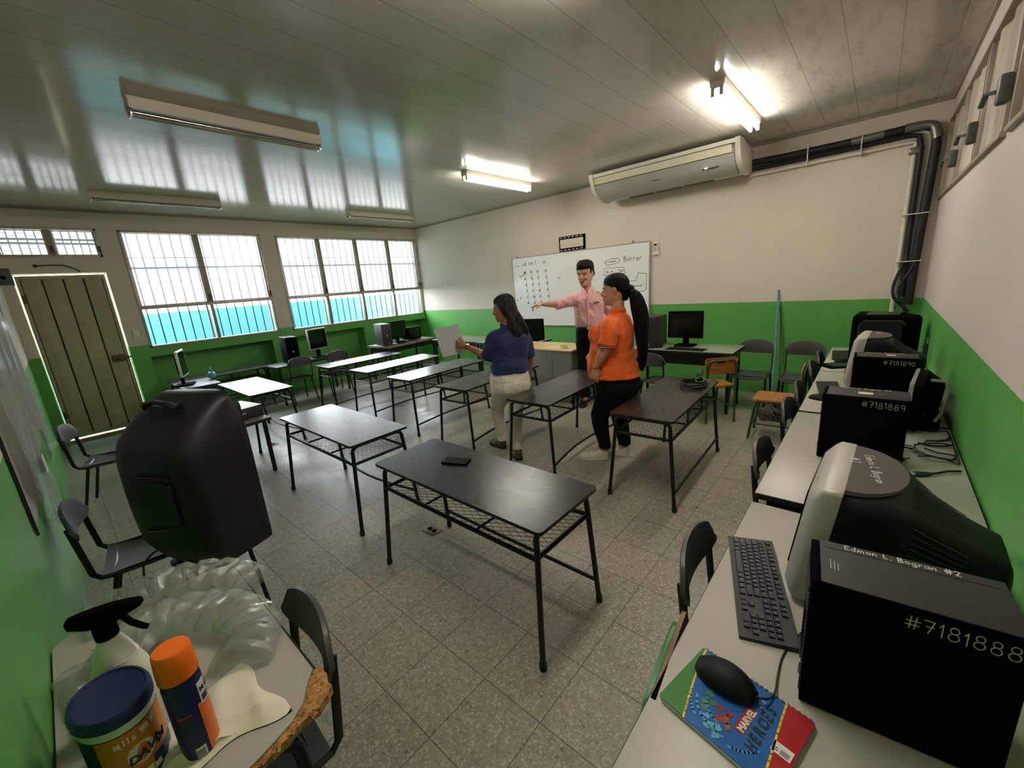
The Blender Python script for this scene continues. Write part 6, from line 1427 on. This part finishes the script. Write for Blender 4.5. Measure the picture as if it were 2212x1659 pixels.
limb(sh, [(.10, -.01, 1.385, .080, .078), (.175, .0, 1.39, .078, .075), (.26, .035, 1.372, .074, .070), (.35, .08, 1.355, .066, .062), (.405, .105, 1.345, .062, .058), (.43, .117, 1.343, .064, .060)])
limb(sh, [(-.05, -.02, 1.385, .080, .078), (-.14, -.02, 1.365, .078, .075), (-.192, -.03, 1.26, .070, .068), (-.228, -.03, 1.16, .062, .060), (-.238, -.02, 1.09, .062, .060)])
def wr4(c, n_):
    k = 1 if c.x < .2 else .6
    return .009*nz(c.x*8+c.z*5, c.y*6, c.z*9-c.x*9)*k+.008*nz(c.x*16-c.z*9, 2, c.z*5+c.x*6)+.003*nz(c.x*26, c.y*26, c.z*26)
shirt = fuse('shirt', sh, .0075, 3, 'pink', P, wr4)
cl = MB()
for s in (-1, 1):
    cl.rings([[(.052+s*.006, .052, 1.482), (.052+s*.062, .036, 1.500), (.052+s*.078, .0, 1.535), (.052+s*.070, -.01, 1.540)] if False else [(.052+s*a, b, c_) for a, b, c_ in ((.004, .060, 1.478), (.030, .082, 1.428), (.058, .078, 1.450), (.082, .018, 1.500), (.070, -.03, 1.520), (.060, .0, 1.542), (.040, .046, 1.522))],
              [(.052+s*a, b, c_) for a, b, c_ in ((.004, .052, 1.480), (.030, .074, 1.432), (.056, .070, 1.452), (.076, .014, 1.500), (.064, -.03, 1.520), (.054, -.004, 1.540), (.036, .038, 1.520))]])
raw('collar', cl, 'pink', shirt, 40)
raw('button_placket', MB().tube([(.05, .112, 1.43), (.048, .136, 1.36), (.046, .138, 1.2), (.045, .140, 1.06)], [(.012, .004)]*4, 8, ref=(1, 0, 0)), 'pink', shirt)
for k in range(5): raw('button', MB().cyl((.047, .142, 1.39-k*.075), .0055, .004, 10, axis='Y'), 'white_paint', shirt)
raw('name_badge', MB().at((-.055, .128, 1.335), rz=14, ry=6).box(-.035, .035, 0, .008, -.007, .007), 'black_ink', P)
raw('rolled_cuff', MB().tube([(.395, .10, 1.346), (.445, .124, 1.343)], [(.066, .062), (.067, .063)], 18), 'pink', shirt)
tr = MB()
stack(tr, [(.78, .035, -.015, .145, .12), (.86, .035, -.018, .178, .142), (.93, .038, -.015, .178, .138), (1.0, .043, -.008, .168, .128), (1.035, .045, -.006, .165, .126)], 4, 26, 2.3)
for s, x0, an in ((1, .125, .12), (-1, -.055, -.06)):
    limb(tr, [(x0, -.02, .84, .100, .105), (x0, -.005, .70, .088, .095), (x0, .015, .52, .072, .078), (x0, .0, .32, .066, .070), (an, .0, .16, .062, .068), (an, .0, .085, .062, .070)], 4, 18)
trs = fuse('trousers', tr, .008, 3, 'black_cloth', P, lambda c, n_: .004*nz(c.x*9, c.y*9, c.z*14))
raw('belt', MB().rings([[(.045+(.170+o_)*math.copysign(abs(math.cos(t_))**.87, math.cos(t_)), -.006+(.131+o_)*math.copysign(abs(math.sin(t_))**.87, math.sin(t_)), z) for t_ in [2*math.pi*j/28 for j in range(28)]] for z, o_ in ((1.005, 0), (1.005, .004), (1.038, .004), (1.038, 0))], cap=False, close=True), 'black_shoe', trs)
raw('belt_buckle', MB().box(.022, .068, .126, .136, 1.004, 1.039, .004), 'silver', trs)
hr = MB(); hr.m = HM
stack(hr, [(.075, 0, -.066, .052, .034), (.10, 0, -.052, .076, .050), (.13, 0, -.040, .079, .062), (.158, 0, -.026, .081, .080), (.178, 0, -.008, .084, .103), (.20, 0, .0, .083, .108), (.225, .0, .004, .075, .100), (.248, .004, .008, .058, .080), (.262, .008, .012, .030, .045)], 3, 22)
for k in range(9): hr.ball((-.05+.0125*k, .082-.0004*(k-4)**2*3, .186+.006*math.sin(k*2.1)), (.016, .018, .020), 8, 6)
for s in (-1, 1): hr.ball((s*.074, .022, .15), (.010, .018, .034), 8, 6)
hmi3 = HM.inverted(); fuse('hair', hr, .006, 1, 'hair_brown', P, lambda c, n_: .006*nz((hmi3 @ c).x*30, (hmi3 @ c).y*30, (hmi3 @ c).z*22)+.004*nz((hmi3 @ c).x*60, (hmi3 @ c).y*60, (hmi3 @ c).z*40))
for lc, rz in (((.12, -.05, 0), -10), ((-.06, -.10, 0), 8)): shoe('shoe', P, lc, rz, .285, 'black_shoe', 'rubber', .072, .020, ankle=(.040, .050))
